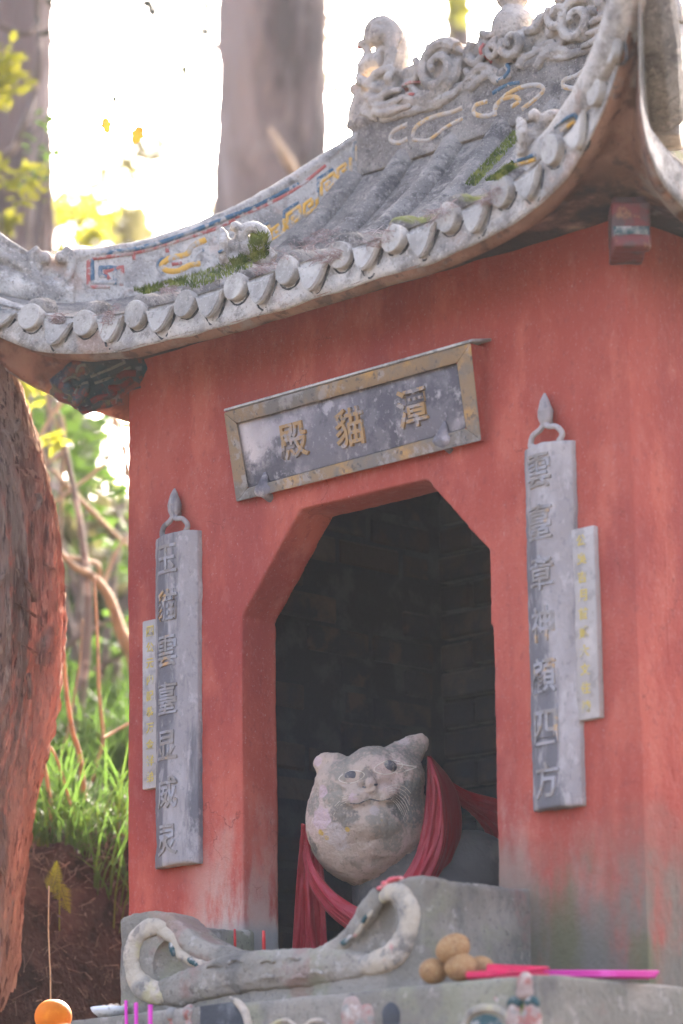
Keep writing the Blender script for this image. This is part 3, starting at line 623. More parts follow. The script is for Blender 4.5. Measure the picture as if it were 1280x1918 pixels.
def bandline(pts, w=0.0035, mat='pfaint'):
    P = []
    for p in smoothpath([Vector((px, py, 0)) for px, py in pts], 7):
        c = onridge(p.x, p.y, YB)
        for o_ in (ridge, roof):
            hit, loc, nn, i = o_.ray_cast(c-ray(p.x, p.y)*0.5, ray(p.x, p.y).normalized())
            if hit: c = loc; break
        P.append(c+ray(p.x, p.y).normalized()*w*1.15)
    m = MB(); m.tube(P, w*1.9, n=8); m.build('painted_cloud', M[mat], ridge)
bandline([(765, 233), (740, 246), (733, 262), (748, 268), (765, 260)]); bandline([(775, 258), (780, 240), (800, 225), (825, 216), (850, 210), (868, 202)]); bandline([(775, 262), (805, 262), (835, 240), (868, 222)], 0.0028)
bandline([(915, 190), (893, 198), (890, 212), (905, 218), (925, 214), (935, 195), (955, 175), (985, 162), (1010, 160), (1020, 170), (1000, 190), (980, 205)]); bandline([(930, 218), (930, 200), (945, 186), (965, 182), (975, 190), (960, 200)]); bandline([(925, 175), (950, 160), (975, 155)], 0.003, 'pblue')
bandline([(1120, 110), (1085, 140), (1060, 150), (1058, 162), (1080, 166), (1100, 160), (1108, 142)])

# ---- hip ridges: plain wall with painted face, carved corner scroll
def hip_pt(sgn, s, h, off=0.0):
    """sgn -1 left, +1 right; s from the corner tip (0) to the ridge end (1); h above the roof; off = out of the front face"""
    p = rsurf(0, s, sgn); d = (ridgept(0, sgn)-eave(0, sgn)); d.z = 0; d.normalize()
    n = Vector((-d.y*sgn, d.x*sgn, 0)) if False else Vector((d.y, -d.x, 0))
    if n.y > 0: n = -n
    q = p + n*off; q.z = p.z + h; return q
def hip_ridge(sgn):
    mb = MB(); N_ = 60
    def prof():
        return [(-0.034, -0.06), (-0.034, 0.075), (-0.04, 0.078), (-0.04, 0.094), (-0.03, 0.104), (0.03, 0.104), (0.04, 0.094), (0.04, 0.078), (0.034, 0.075), (0.034, -0.06)]
    pr = prof(); vs = []
    for i in range(N_+1):
        s = lerp(0.405, 1.0, i/N_)
        hs = 1.0-0.12*sm(0.85, 1, s)
        for o_, h in pr: vs.append(hip_pt(sgn, s, h*hs, o_))
    k = len(pr)
    fs = [(i*k+j, i*k+(j+1) % k, (i+1)*k+(j+1) % k, (i+1)*k+j) for i in range(N_) for j in range(k)] + [tuple(range(k)), tuple(N_*k+j for j in range(k))]
    mb.add(vs, fs)
    return sculpt(mb, 'hip_ridge', M['plaster' if sgn < 0 else 'crest'], shrine, voxel=0.0048, smooth=1, disp=((0.05, 0.006), (0.012, 0.002)))
HIP = {s: hip_ridge(s) for s in (-1, 1)}
# plane of the left hip's painted face
tipL, endL = eave(0, -1), ridgept(0, -1)
dL = (endL-tipL); nL = Vector((dL.y, -dL.x, 0)).normalized()
if nL.y > 0: nL = -nL
def hipface(px, py, off=0.036):
    p0 = tipL+nL*off; return onp(px, py, nL, nL.dot(p0))
bpy.context.view_layer.update()
def hipline(pts, w=0.004, mat='pyellow', seg=1, smooth=False):
    pts2 = [Vector((a, b, 0)) for a, b in pts]; dense = smoothpath(pts2, 8) if smooth else [pts2[i].lerp(pts2[i+1], k/6) for i in range(len(pts2)-1) for k in range(6)]+[pts2[-1]]
    P = []
    for p in dense:
        r = ray(p.x, p.y); hit, loc, nn, i = HIP[-1].ray_cast(CAM+r*5, r.normalized())
        if hit: P.append(loc+r.normalized()*w*0.85)
    if len(P) > 2:
        m = MB(); m.tube(P, w*1.45, n=8); m.build('painted_fret', M[mat], HIP[-1])
# fret at the lower end, cloud, then a running fret up to the ridge
hipline([(178, 482), (166, 490), (166, 538), (205, 538)], 0.0045, 'pred'); hipline([(172, 484), (174, 530), (216, 530), (216, 502), (188, 502), (188, 518), (200, 518)], 0.0045, 'pblue'); hipline([(228, 536), (230, 500), (196, 510), (205, 524)], 0.0038, 'pred')
hipline([(176, 484), (260, 472), (330, 452), (400, 430), (440, 412)], 0.004, 'pred', 1, True); hipline([(180, 476), (260, 465), (330, 445), (410, 414), (480, 385), (560, 345)], 0.0045, 'pblue', 1, True)
hipline([(440, 408), (500, 384), (560, 350), (610, 310)], 0.0035, 'pred', 1, True); hipline([(250, 474), (252, 488)], 0.004, 'pred'); hipline([(312, 462), (314, 474)], 0.004, 'pred')
hipline([(385, 450), (360, 462), (348, 478), (320, 484), (303, 497), (312, 508), (335, 508), (355, 498), (375, 495)], 0.0062, 'pyellow', 1, True); hipline([(332, 482), (300, 488), (296, 502), (305, 514)], 0.0035, 'pblue', 1, True)
hipline([(365, 498), (368, 480), (382, 468)], 0.0035, 'pblue', 1, True); hipline([(322, 496), (340, 493)], 0.004, 'pred')
frets = [(493, 446, .0), (520, 432, .0), (550, 408, -.1), (582, 384, -.1), (614, 346, -.15), (645, 318, -.2), (680, 280, -.25), (700, 268, -.25)]
for i, (px, py, a) in enumerate(frets):
    w, h = 12, 13
    sh = [(-1, 1), (-1, -1), (1, -1), (1, 0.7), (-0.2, 0.7), (-0.2, -0.1), (0.4, -0.1)] if i % 2 == 0 else [(1, -1), (1, 1), (-1, 1), (-1, -0.7), (0.2, -0.7), (0.2, 0.1), (-0.4, 0.1)]
    hipline([(px+w*x, py+h*y-0.75*w*x) for x, y in sh], 0.0036, 'pyellow')
    if i % 2 == 0: hipline([(px-w-6, py+h+10), (px-w-6, py-h+2), (px+w-2, py-h-16)], 0.003, 'pblue')
# corner scroll of the left hip: twin volutes and a leaf wing sweeping to the tip
def corner_scroll(sgn):
    mb = MB()
    def hp(s, h, off=0.0): return hip_pt(sgn, s, h, off)
    # block with twin volutes
    blk = [hp(lerp(0.325, 0.405, i/6), 0.05, 0) for i in range(7)]
    mb.tube(blk, 0.034, n=12, squash=((0, 0, 1), 1.3))
    for s, h in ((0.352, 0.074), (0.384, 0.078)): mb.ball(hp(s, h, 0.042), 0.0155, n=14, m=9)
    mb.tube(smoothpath([hp(s, h, 0.04) for s, h in ((0.34, 0.095), (0.325, 0.075), (0.326, 0.045), (0.34, 0.015), (0.365, 0.006), (0.39, 0.018), (0.402, 0.05), (0.402, 0.085), (0.39, 0.1))], 4), 0.0105, n=8)
    # wing of long leaves
    for j, (h0, h1, r0) in enumerate(((0.03, 0.10, 0.03), (0.0, 0.045, 0.028), (0.05, 0.14, 0.022), (-0.02, 0.0, 0.02))):
        P = []
        for i in range(16):
            u = i/15; s = lerp(0.345, 0.0, u); P.append(hp(s, lerp(h0, h1, u**0.8)+0.02*sin(u*pi), 0.016*(1-j % 2)+0.012))
        mb.tube(P, rads(16, r0*0.5, r0*0.8, r0*0.7, r0*0.3), n=10)
        mb.tube([p+nL*0.012+Vector((0, 0, r0*0.6)) if sgn < 0 else p for p in P], rads(16, 0.004, 0.008, 0.008, 0.004), n=8)
    base = [hp(lerp(0.41, 0.0, i/14), -0.005+0.02*(i/14), 0) for i in range(15)]
    mb.tube(base, rads(15, 0.05, 0.05, 0.03), n=10)
    return sculpt(mb, 'corner_scroll', M['plaster' if sgn < 0 else 'roofstone'], HIP[sgn], voxel=0.0034, smooth=1, disp=((0.03, 0.005), (0.008, 0.002)))
corner_scroll(-1); corner_scroll(1)
# low painted corner ridge near the right tip
mb = MB(); P = []
for i in range(22):
    u = i/21; x = lerp(-0.075, 0.36, u); y = lerp(-0.15, -0.375, u**1.2); s, t = roofz_front(x, y); t = max(-1, min(1, t)); P.append(Vector((x, y, zsurf(s, t)+0.028)))
mb.tube(P, rads(22, 0.036, 0.04, 0.034), n=10, squash=((0, 0, 1), 1.2))
cr = sculpt(mb, 'corner_ridge', M['plaster'], roof, voxel=0.005, smooth=1, disp=((0.04, 0.006), (0.01, 0.002)))
bpy.context.view_layer.update()
def cast_line(o, pts, w, mat, parent, smooth=False, name='painted_fret'):
    pts2 = [Vector((a, b, 0)) for a, b in pts]; dense = smoothpath(pts2, 8) if smooth else [pts2[i].lerp(pts2[i+1], k/6) for i in range(len(pts2)-1) for k in range(6)]+[pts2[-1]]
    P = []
    for p in dense:
        r = ray(p.x, p.y); best = None
        for q in (o if isinstance(o, (list, tuple)) else [o]):
            inv = q.matrix_world.inverted(); oc = inv @ (CAM+r*4.5); hit, loc, nn, i = q.ray_cast(oc, (inv.to_3x3() @ r).normalized())
            if hit:
                wl = q.matrix_world @ loc; d = (wl-CAM).length
                if best is None or d < best[0]: best = (d, wl)
        if best: P.append(best[1]-r*0.0002)
    if len(P) > 2:
        m = MB(); m.tube(P, w, n=5); return m.build(name, M[mat], parent)
cast_line(cr, [(1040, 238), (1062, 222), (1078, 214), (1088, 232)], 0.0045, 'pblue', roof); cast_line(cr, [(1040, 256), (1060, 240), (1076, 228), (1084, 242)], 0.0045, 'pyellow', roof); cast_line(cr, [(1098, 228), (1108, 215), (1118, 205)], 0.003, 'pyellow', roof)
# small animal heads on the front slope
def head(c, sc, name):
    mb = MB(); c = Vector(c)
    fx, fy = Vector((-0.72, -0.69, 0)), Vector((0.69, -0.72, 0))       # muzzle direction and sideways
    def q(a, b, h): return c+(fx*a+fy*b+Vector((0, 0, h)))*sc
    # open flower-like muzzle ring facing out, curled ears and a neck running back
    ring = [q(0.0, 0.028*cos(a), 0.026*sin(a)-0.004) for a in [2*pi*i/14 for i in range(15)]]
    ring = [p+(fx*0.012+fy*0.022)*sc for p in ring]; mb.tube(ring, 0.0105*sc, n=8); mb.ball(q(0.0, 0.012, -0.004), 0.021*sc, n=12, m=8); mb.ball(q(0.010, 0.030, -0.006), 0.009*sc)
    for a in range(6): mb.ball(q(0.012+0.004*(a % 2), 0.022+0.034*cos(a*1.05), 0.034*sin(a*1.05)-0.004), 0.0085*sc, n=8, m=6)
    mb.tube(smoothpath([q(-0.02, 0.02, 0.012), q(-0.035, 0.026, 0.034), q(-0.06, 0.028, 0.036), q(-0.078, 0.026, 0.016), q(-0.07, 0.026, -0.002), q(-0.056, 0.03, 0.006)], 5), 0.0125*sc, n=8)
    mb.tube([q(-0.01, 0.0, 0.0), q(-0.05, -0.005, 0.0), q(-0.09, -0.005, -0.03)], [0.03*sc, 0.03*sc, 0.02*sc], n=10); mb.tube([q(0, 0.008, -0.02), q(-0.01, 0.0, -0.05), q(-0.01, 0, -0.09)], [0.026*sc, 0.03*sc, 0.034*sc], n=10)
    mb.ball(q(-0.012, 0.03, 0.038), 0.012*sc)
    return sculpt(mb, name, M['plaster'], roof, voxel=0.0035, smooth=1, disp=((0.02, 0.004), (0.007, 0.0018)))
h1 = head((-0.985, -0.115, 1.566), 1.0, 'beast_head'); h2 = head((-0.105, -0.155, 1.572), 1.05, 'beast_head')
bpy.context.view_layer.update()
cast_line([h1, h2, roof, cr], [(965, 302), (984, 297), (1004, 290)], 0.0045, 'pblue', roof); cast_line([h1, h2, roof, cr], [(967, 309), (985, 304), (1004, 298)], 0.0045, 'pyellow', roof)
cast_line([h1], [(404, 465), (412, 472), (420, 468)], 0.004, 'pblue', roof, True)

# ---- corner brackets under the eave
def diag(px, py, off=0.0): return onp(px, py, (1, -1, 0), XL+0.0+off)
mb = MB()
def dtube(pts, r, off=0.0, seg=5):
    P = smoothpath([diag(a, b, off) for a, b in pts], seg); mb.tube(P, rads(len(P), *r) if hasattr(r, '__len__') else r, n=10)
dtube([(275, 690), (235, 705), (190, 722), (155, 748)], (0.05, 0.04, 0.026, 0.014)); dtube([(265, 665), (215, 680), (170, 690)], (0.045, 0.045, 0.038)); dtube([(175, 695), (140, 708), (98, 724)], (0.04, 0.034, 0.016))
dtube([(150, 770), (180, 752), (225, 735)], (0.012, 0.022, 0.03)); dtube([(100, 728), (118, 738), (140, 745), (152, 760)], (0.012, 0.02, 0.02, 0.016))
for pts in ([(265, 700), (235, 706), (215, 720), (205, 738)], [(262, 716), (240, 724), (225, 738)], [(200, 690), (225, 682), (255, 668)], [(190, 705), (215, 698), (240, 690)]): dtube(pts, (0.014, 0.012, 0.008), 0.05)
P = []
for i in range(15): a = 2*pi*i/14; P.append(diag(154+11*cos(a), 694+9*sin(a), 0.045))
mb.tube(P, 0.006, n=6); mb.ball(diag(154, 694, 0.036), 0.012); mb.ball(diag(120, 716, 0.03), (0.022, 0.022, 0.018))
for i in range(9): mb.ball(diag(100+i*6, 735+i*2.4, 0.01), (0.006, 0.012, 0.009), n=8, m=6)
M['bracket'] = material('sooty_painted_bracket', (0.045, 0.05, 0.052), [((0.14, 0.045, 0.035), 16, 0.52, 0.6), ((0.02, 0.045, 0.055), 14, 0.5, 0.6, (1, 1, 1), 0.8), ((0.12, 0.105, 0.05), 18, 0.58, 0.66, (1, 1, 1), 0.7), ((0.2, 0.2, 0.19), 45, 0.64, 0.74, (1, 1, 1), 0.5)], bump=((60, 0.5),), rough=0.75)
M['flame'] = material('sooty_red_paint', (0.13, 0.032, 0.028), [((0.06, 0.045, 0.045), 30, 0.46, 0.66)], bump=((80, 0.5),))
for pts in ([(120, 700), (135, 688), (160, 680), (190, 676)], [(165, 712), (160, 730), (148, 745), (140, 760)], [(185, 700), (200, 712), (215, 716), (250, 706)], [(110, 722), (128, 728), (142, 740)]): dtube(pts, (0.008, 0.015, 0.008), 0.052)
db = sculpt(mb, 'dragon_bracket', M['bracket'], shrine, voxel=0.0035, smooth=1, disp=((0.015, 0.003),))
db['label'] = 'soot-dark carved dragon head under the eave corner'
bpy.context.view_layer.update()
for pts, mt in (([(215, 735), (205, 742), (185, 745), (172, 752)], 'pred'), ([(248, 712), (228, 724), (205, 728)], 'pred'), ([(255, 700), (235, 700), (222, 708)], 'pred'), ([(150, 765), (160, 768), (172, 764)], 'pred')): cast_line([db], pts, 0.008, 'flame', db, True, 'painted_flame')
M['oldline'] = material('dull_grey_trace', (0.16, 0.15, 0.12), [((0.06, 0.06, 0.055), 40, 0.46, 0.64)], bump=())
for pts in ([(143, 698), (148, 686), (160, 684), (166, 694), (160, 702)], [(170, 706), (200, 694), (235, 678)], [(178, 718), (210, 706), (245, 688)], [(118, 716), (135, 706), (150, 712)], [(140, 738), (150, 722), (165, 716)]): cast_line([db], pts, 0.0035, 'oldline', db, True, 'painted_trace')
mb = MB(); bc = Vector((0.085, -0.085, 1.365)); d1 = Vector((0.707, -0.707, 0)); d2 = Vector((0.707, 0.707, 0)); Zv = Vector((0, 0, 1))
def bx(c, hl, hw, hh):
    p = [c+d1*a*hl+d2*b*hw+Zv*e*hh for e in (-1, 1) for a, b in ((-1, -1), (1, -1), (1, 1), (-1, 1))]; mb.hexa([p[0], p[3], p[2], p[1], p[4], p[7], p[6], p[5]])
bx(bc-d1*0.05+Vector((0, 0, .01)), 0.06, 0.032, 0.05); bx(bc+d1*0.005, 0.022, 0.037, 0.044); bx(bc+d1*0.02+Zv*-0.036, 0.018, 0.034, 0.012)
M['bracket2'] = material('dull_red_bracket', (0.15, 0.035, 0.03), [((0.09, 0.05, 0.045), 14, 0.46, 0.62), ((0.28, 0.14, 0.07), 20, 0.6, 0.7, (1, 1, 1), 0.7)], bump=((50, 0.5),), rough=0.6)
b2 = sculpt(mb, 'beam_bracket', M['bracket2'], shrine, voxel=0.0035, smooth=2, disp=((0.02, 0.003),))
mb = MB(); bx(bc+d1*0.0262+Zv*-0.016, 0.0025, 0.034, 0.011); mb.build('painted_band', M['pteal'], b2)

# ================================================================== NAME BOARD AND COUPLETS
def text_mesh(ch, size, depth, offset=0.0):
    cu = bpy.data.curves.new('t', 'FONT'); cu.body = ch; cu.size = size; cu.align_x = 'CENTER'; cu.align_y = 'CENTER'; cu.extrude = depth; cu.offset = offset; cu.resolution_u = 3
    o = bpy.data.objects.new('t', cu); COL.objects.link(o); bpy.context.view_layer.update()
    me = evalmesh(o); bpy.data.objects.remove(o)
    if len(me.vertices):
        xs = [v.co.x for v in me.vertices]; ys = [v.co.y for v in me.vertices]; c = Vector(((min(xs)+max(xs))/2, (min(ys)+max(ys))/2, 0))
        w = max(max(xs)-min(xs), max(ys)-min(ys)); k = size/w*0.92
        for v in me.vertices: v.co = Vector(((v.co.x-c.x)*k, (v.co.y-c.y)*k, v.co.z))
        bm = bmesh.new(); bm.from_mesh(me); bmesh.ops.triangulate(bm, faces=bm.faces); bmesh.ops.subdivide_edges(bm, edges=[e for e in bm.edges if e.calc_length() > size*0.12], cuts=1); bm.to_mesh(me); bm.free()
    return me
# board: four face corners from the photo, top leaning off the wall
cTL, cTR, cBR, cBL = fac(420, 773, -0.046), fac(882, 642, -0.046), fac(902, 825, -0.014), fac(443, 940, -0.014)
bU = ((cTR-cTL)+(cBR-cBL)).normalized(); bV0 = ((cTL-cBL)+(cTR-cBR)); bN = bU.cross(bV0).normalized(); bV = bN.cross(bU).normalized()
bC = (cTL+cTR+cBR+cBL)/4
def bq(px, py, off=0.0):
    return onp(px, py, bN, bN.dot(bC)+off)
board = empty('name_board', (bC.x, 0, bC.z)); tag(board, 'framed stone name board with three gold characters above the doorway', 'name board')
def quad_slab(quad, o0, o1, name, mat, parent, w=0.003, disp=()):
    m = MB(); a = [bq(*p, o0) for p in quad]; b = [bq(*p, o1) for p in quad]; m.hexa(a+b); return bevelled(m, name, M[mat], parent, w, 2)
bo = [(420, 773), (882, 642), (902, 825), (443, 940)]; bi = [(444, 793), (856, 680), (873, 802), (465, 914)]
quad_slab([bo[3], bo[2], bo[1], bo[0]], -0.035, -0.008, 'back_panel', 'board', board)
quad_slab([bi[3], bi[2], bi[1], bi[0]], -0.02, -0.003, 'inscribed_panel', 'board', board)
for i, nm in enumerate(('frame_rail', 'frame_rail', 'frame_rail', 'frame_rail')):
    j = (i+1) % 4; quad_slab([bo[i], bo[j], bi[j], bi[i]], -0.012, 0.007, nm, 'goldframe', board, 0.003)
# wedge-shaped body between the leaning face and the wall
m = MB(); q = [bq(*p, -0.006) for p in (bo[3], bo[2], bo[1], bo[0])]; m.hexa(q+[Vector((p.x, 0.006, p.z)) for p in q]); bevelled(m, 'board_body', M['red'], board, 0.002)
m = MB(); a, b = bq(419, 771, 0.008), bq(884, 640, 0.008); a2, b2_ = Vector((a.x, 0.004, a.z+0.012)), Vector((b.x+0.004, 0.004, b.z+0.012))
m.hexa([a, b, b2_, a2, a+Vector((0, 0, .006)), b+Vector((0, 0, .006)), b2_+Vector((0, 0, .006)), a2+Vector((0, 0, .006))]); bevelled(m, 'top_ledge', M['plaster'], board, 0.002)
for px, py in ((492, 912), (828, 818)):
    m = MB(); c = bq(px, py, 0.006); m.ball(c+Vector((0, 0.004, -0.006)), (0.026, 0.010, 0.015)); m.tube([c+Vector((0.0, 0.002, -0.008)), c+Vector((0.004, 0, 0.012)), c+Vector((0.008, 0.002, 0.032))], [0.016, 0.013, 0.003], n=10, squash=((0, 1, 0), 0.6)); m.tube([c+Vector((-0.016, 0.002, -0.008)), c+Vector((-0.014, 0.001, 0.006))], [0.009, 0.005], n=8); m.tube([c+Vector((0, 0.05, -0.03)), c+Vector((0, 0.004, -0.012))], 0.011, n=8)
    sculpt(m, 'stone_cleat', M['board'], board, voxel=0.0028, smooth=1, disp=((0.015, 0.004),))
bM = Matrix((bU, bV, bN)).transposed().to_4x4()
for ch, px, py, sc in (('殿', 551, 825, 0.088), ('貓', 656, 800, 0.088), ('潭', 773, 764, 0.088)):
    me = text_mesh(ch, sc, 0.004, 0.0012); mw = bM.copy(); mw.translation = bq(px, py, -0.001); me.transform(mw); link_mesh('character', me, M['goldchar'], board, smooth=False)
def couplet(name_lbl, x0, x1, z0, z1, text, mat, bulge=0.024, charx=0.5, cs=0.075):
    e = empty('couplet_plaque', ((x0+x1)/2, 0, z0)); tag(e, name_lbl, 'plaque', 'couplet plaques beside the doorway')
    m = MB(); xc, hw = (x0+x1)/2, (x1-x0)/2; rows = []
    def sec(u): return -0.012-bulge*(1-u*u)
    n = 14; poly = [(xc+hw*(-1+2*i/n), sec(-1+2*i/n)) for i in range(n+1)]+[(x1, 0.006), (x0, 0.006)]
    m.prism([(x, y, z0+0.004*nz((x*20, 0, z0))) for x, y in poly], (0, 0, z1-z0))
    pl = sculpt(m, 'slab', M['plaque'], e, voxel=0.0042, smooth=1, disp=((0.05, 0.006), (0.012, 0.0018)))
    k = len(text); step = (z1-z0-0.11)/(k-1)
    for i, ch in enumerate(text):
        me = text_mesh(ch, cs, 0.0032, 0.0009); zc = z1-0.055-i*step
        for v in me.vertices:
            x, zz, d = v.co.x*0.92, v.co.y, v.co.z; u = (x+(charx-0.5)*2*hw)/hw
            v.co = Vector((xc+u*hw, sec(max(-1, min(1, u)))-0.0005-d*0.9, zc+zz*1.0))
        bm = bmesh.new(); bm.from_mesh(me); bmesh.ops.recalc_face_normals(bm, faces=bm.faces); bm.to_mesh(me); bm.free()
        link_mesh('character', me, M[mat], e, smooth=False)
    # bud-shaped hook on two curled stems
    m = MB(); zb = z1+0.058; yb = -0.02
    m.ball((xc+0.003, yb, zb), (0.017, 0.014, 0.022), n=14, m=10); m.tube([(xc+0.003, yb, zb+0.005), (xc+0.002, yb, zb+0.028), (xc, yb+0.003, zb+0.046)], [0.0165, 0.010, 0.002], n=12)
    m.tube(smoothpath([(xc, yb, zb-0.015), (xc-0.008, yb-.004, zb-0.028), (xc-0.028, yb-.004, zb-0.038), (xc-0.037, yb, zb-0.056), (xc-0.024, yb, zb-0.060)], 5), 0.0062, n=8)
    m.tube(smoothpath([(xc, yb, zb-0.015), (xc+0.012, yb-.004, zb-0.025), (xc+0.034, yb-.004, zb-0.03), (xc+0.045, yb, zb-0.046), (xc+0.034, yb, zb-0.060)], 5), 0.0062, n=8)
    m.tube([(xc, yb, zb-0.01), (xc, 0.01, zb-0.01)], 0.006, n=8)
    sculpt(m, 'bud_hook', M['plaque'], e, voxel=0.0024, smooth=1, disp=((0.01, 0.0015),))
    return e
couplet('long curved grey plaque left of the doorway, first character 玉, leaf bud hook', -1.335, -1.2, 0.285, 1.004, '玉貓雲臺显威灵', 'goldfade', charx=0.45)
couplet('long curved pale plaque right of the doorway, last characters 四方, leaf bud hook', -0.261, -0.137, 0.292, 1.006, '雲臺章神顧四方', 'goldfade', charx=0.44)
M['strip'] = material('pale_grey_strip', (0.34, 0.31, 0.29), [((0.42, 0.38, 0.36), 9, 0.45, 0.7), ((0.2, 0.185, 0.18), 30, 0.55, 0.75, (1, 1, 1), 0.6)], bump=((80, 0.5),), bump_dist=0.002)
def small_plaque(lbl, x0, x1, z0, z1, text):
    e = empty('inscription_strip', ((x0+x1)/2, 0, z0)); tag(e, lbl, 'plaque', 'narrow inscription strips behind the couplets')
    m = MB(); m.box((x0, -0.014, z0), (x1, 0.004, z1)); bevelled(m, 'slab', M['strip'], e, 0.003, 2)
    k = len(text); step = (z1-z0-0.05)/(k-1); xc = x0+0.026 if x0 < -1 else x0+0.036
    for i, ch in enumerate(text):
        me = text_mesh(ch, 0.025, 0.0012, 0.0004)
        for v in me.vertices: v.co = Vector((xc+v.co.x, -0.0145-v.co.z*0.8, z1-0.025-i*step+v.co.y))
        link_mesh('character', me, M['goldsmall'], e, smooth=False)
small_plaque('narrow grey strip with ten yellow characters beside the 玉 plaque', -1.376, -1.325, 0.46, 0.829, '四公元内記恭万金祥弟')
small_plaque('narrow grey strip with yellow characters beside the 四方 plaque', -0.155, -0.088, 0.454, 0.827, '公吳吉月首貳大文住持')

# ================================================================== CAT STATUE AND SCARF
CATP = fac(688, 1535, 0.16); KC = (CATP-CAM).dot(fwd)/F
cz = Vector((0, 0, 1)); cfw = (-fwd).copy(); crt = right.copy(); cup = up.copy()
def cl(px, py, d): return CATP+crt*((px-688)*KC)+cup*((1535-py)*KC)+cfw*d
RX, RZ, RY = 0.1285, 0.139, 0.13
def csurf(px, py, lift=0.0):
    x = (px-688)*KC; z = (1535-py)*KC; k = 1-(x/RX)**2-(z/RZ)**2
    return cl(px, py, RY*sqrt(max(0.02, k))+lift)
rotc = Matrix((crt, cfw, cup)).transposed()
cat = empty('cat_statue', (CATP.x, CATP.y, 0.035)); tag(cat, 'weathered stone cat statue with flaking paint sitting in the doorway', 'statue')
mb = MB()
mb.ball(CATP, (RX, RY, RZ), n=32, m=20, rot=rotc)
mb.ball(cl(742, 1460, 0.02), (0.062, 0.08, 0.075), n=18, m=12, rot=rotc); mb.ball(cl(655, 1475, 0.02), (0.075, 0.08, 0.068), n=18, m=12, rot=rotc); mb.ball(cl(700, 1450, 0.035), (0.07, 0.075, 0.06), n=18, m=12, rot=rotc)
# ears
def ear(pts, rr): mb.tube([cl(*p) for p in pts], rr, n=12, squash=(cfw, 0.55))
ear([(645, 1452, 0.03), (620, 1436, 0.02), (600, 1428, 0.012), (589, 1424, 0.01)], [0.045, 0.036, 0.022, 0.008])
ear([(745, 1430, 0.03), (768, 1408, 0.015), (785, 1392, 0.005), (795, 1380, 0.0)], [0.046, 0.036, 0.022, 0.010])
# brow ridge, nose, muzzle
mb.tube([csurf(650, 1438, .0), csurf(672, 1434, .006), csurf(690, 1430, 0.008), csurf(715, 1420, .006), csurf(748, 1418, 0)], [0.012, .014, .018, .014, .010], n=10)
mb.tube([csurf(690, 1428, 0.004), csurf(691, 1448, 0.010), csurf(693, 1466, 0.010)], [0.014, 0.012, 0.012], n=10)
mb.ball(csurf(694, 1470, 0.006), (0.015, 0.010, 0.008), rot=rotc)
mb.ball(csurf(670, 1488, -0.008), (0.032, 0.02, 0.022), rot=rotc); mb.ball(csurf(718, 1482, -0.008), (0.032, 0.02, 0.021), rot=rotc)
mb.ball(csurf(697, 1512, -0.022), (0.034, 0.024, 0.016), rot=rotc)
mb.ball(csurf(696, 1532, -0.045), (0.075, 0.055, 0.05), rot=rotc)
for px, py in ((659, 1455), (728, 1437)):
    P = [csurf(px+20*cos(a), py+12*sin(a)-4*cos(a), 0.003) for a in [2*pi*i/16 for i in range(17)]]; mb.tube(P, 0.0055, n=6)
    mb.ball(csurf(px, py, -0.004), (0.014, 0.010, 0.011), rot=rotc)
OL, DK, PK, PB, YL = (0.235, 0.2, 0.15), (0.13, 0.115, 0.09), (0.5, 0.345, 0.315), (0.46, 0.36, 0.3), (0.5, 0.3, 0.06)
M['cat'] = material('flaking_painted_stone', (0.42, 0.33, 0.27), [((0.48, 0.36, 0.315), 6, 0.42, 0.6, (1, 1, 1), 0.8), ((0.33, 0.27, 0.21), 10, 0.5, 0.72, (1, 1, 1), 0.55), ((0.22, 0.195, 0.16), 28, 0.6, 0.74, (1, 1, 1), 0.6), ((0.52, 0.45, 0.38), 60, 0.6, 0.8, (1, 1, 1), 0.45), ((0.12, 0.11, 0.095), 110, 0.62, 0.78, (1, 1, 1), 0.5)],
    bump=((16, 0.6), (60, 0.7), (200, 0.5)), bump_dist=0.006, spec=0.12, spots=[
    (csurf(700, 1405), 0.075, OL, 0.8), (csurf(770, 1450), 0.07, OL, 0.85), (csurf(770, 1500), 0.05, (0.17, 0.16, 0.13), 0.9), (csurf(745, 1500), 0.028, DK, 0.8), (csurf(690, 1450), 0.022, DK, 0.7), (csurf(640, 1440), 0.03, OL, 0.8), (csurf(640, 1520), 0.036, DK, 0.75), (csurf(625, 1480), 0.03, OL, 0.85), (csurf(585, 1500), 0.03, OL, 0.8), (csurf(715, 1535), 0.034, OL, 0.8), (csurf(735, 1560), 0.03, OL, 0.85), (csurf(585, 1580), 0.022, DK, 0.75),
    (csurf(607, 1477), 0.014, PK, 0.95), (csurf(600, 1525), 0.027, PK, 0.95), (csurf(662, 1488), 0.016, PK, 0.9), (csurf(630, 1560), 0.03, PB, 0.8), (csurf(700, 1510), 0.012, PB, 0.9), (csurf(757, 1390), 0.014, PB, 0.7), (csurf(596, 1425), 0.012, PK, 0.8),
    (csurf(712, 1528), 0.009, YL, 0.8), (csurf(602, 1552), 0.008, YL, 0.9), (csurf(651, 1543), 0.006, YL, 0.9), (csurf(612, 1562), 0.006, YL, 0.7), (csurf(718, 1445), 0.006, YL, 0.7)])
hd = sculpt(mb, 'head', M['cat'], cat, voxel=0.0033, smooth=2, disp=((0.06, 0.010), (0.02, 0.005), (0.008, 0.002)))
mb = MB()
bodyc = Vector((CATP.x+0.03, CATP.y+0.13, 0.035))
mb.ball(bodyc+Vector((0.02, 0.02, 0.13)), (0.15, 0.16, 0.13), n=24, m=14); mb.tube([bodyc+Vector((-0.01, -0.04, 0.12)), CATP+Vector((0.02, 0.05, -0.02))], [0.11, 0.09], n=18); mb.ball(bodyc+Vector((0.02, 0.05, 0.06)), (0.18, 0.24, 0.085), n=24, m=12); mb.ball(bodyc+Vector((0.06, 0.08, 0.2)), (0.11, 0.12, 0.11), n=20, m=12)
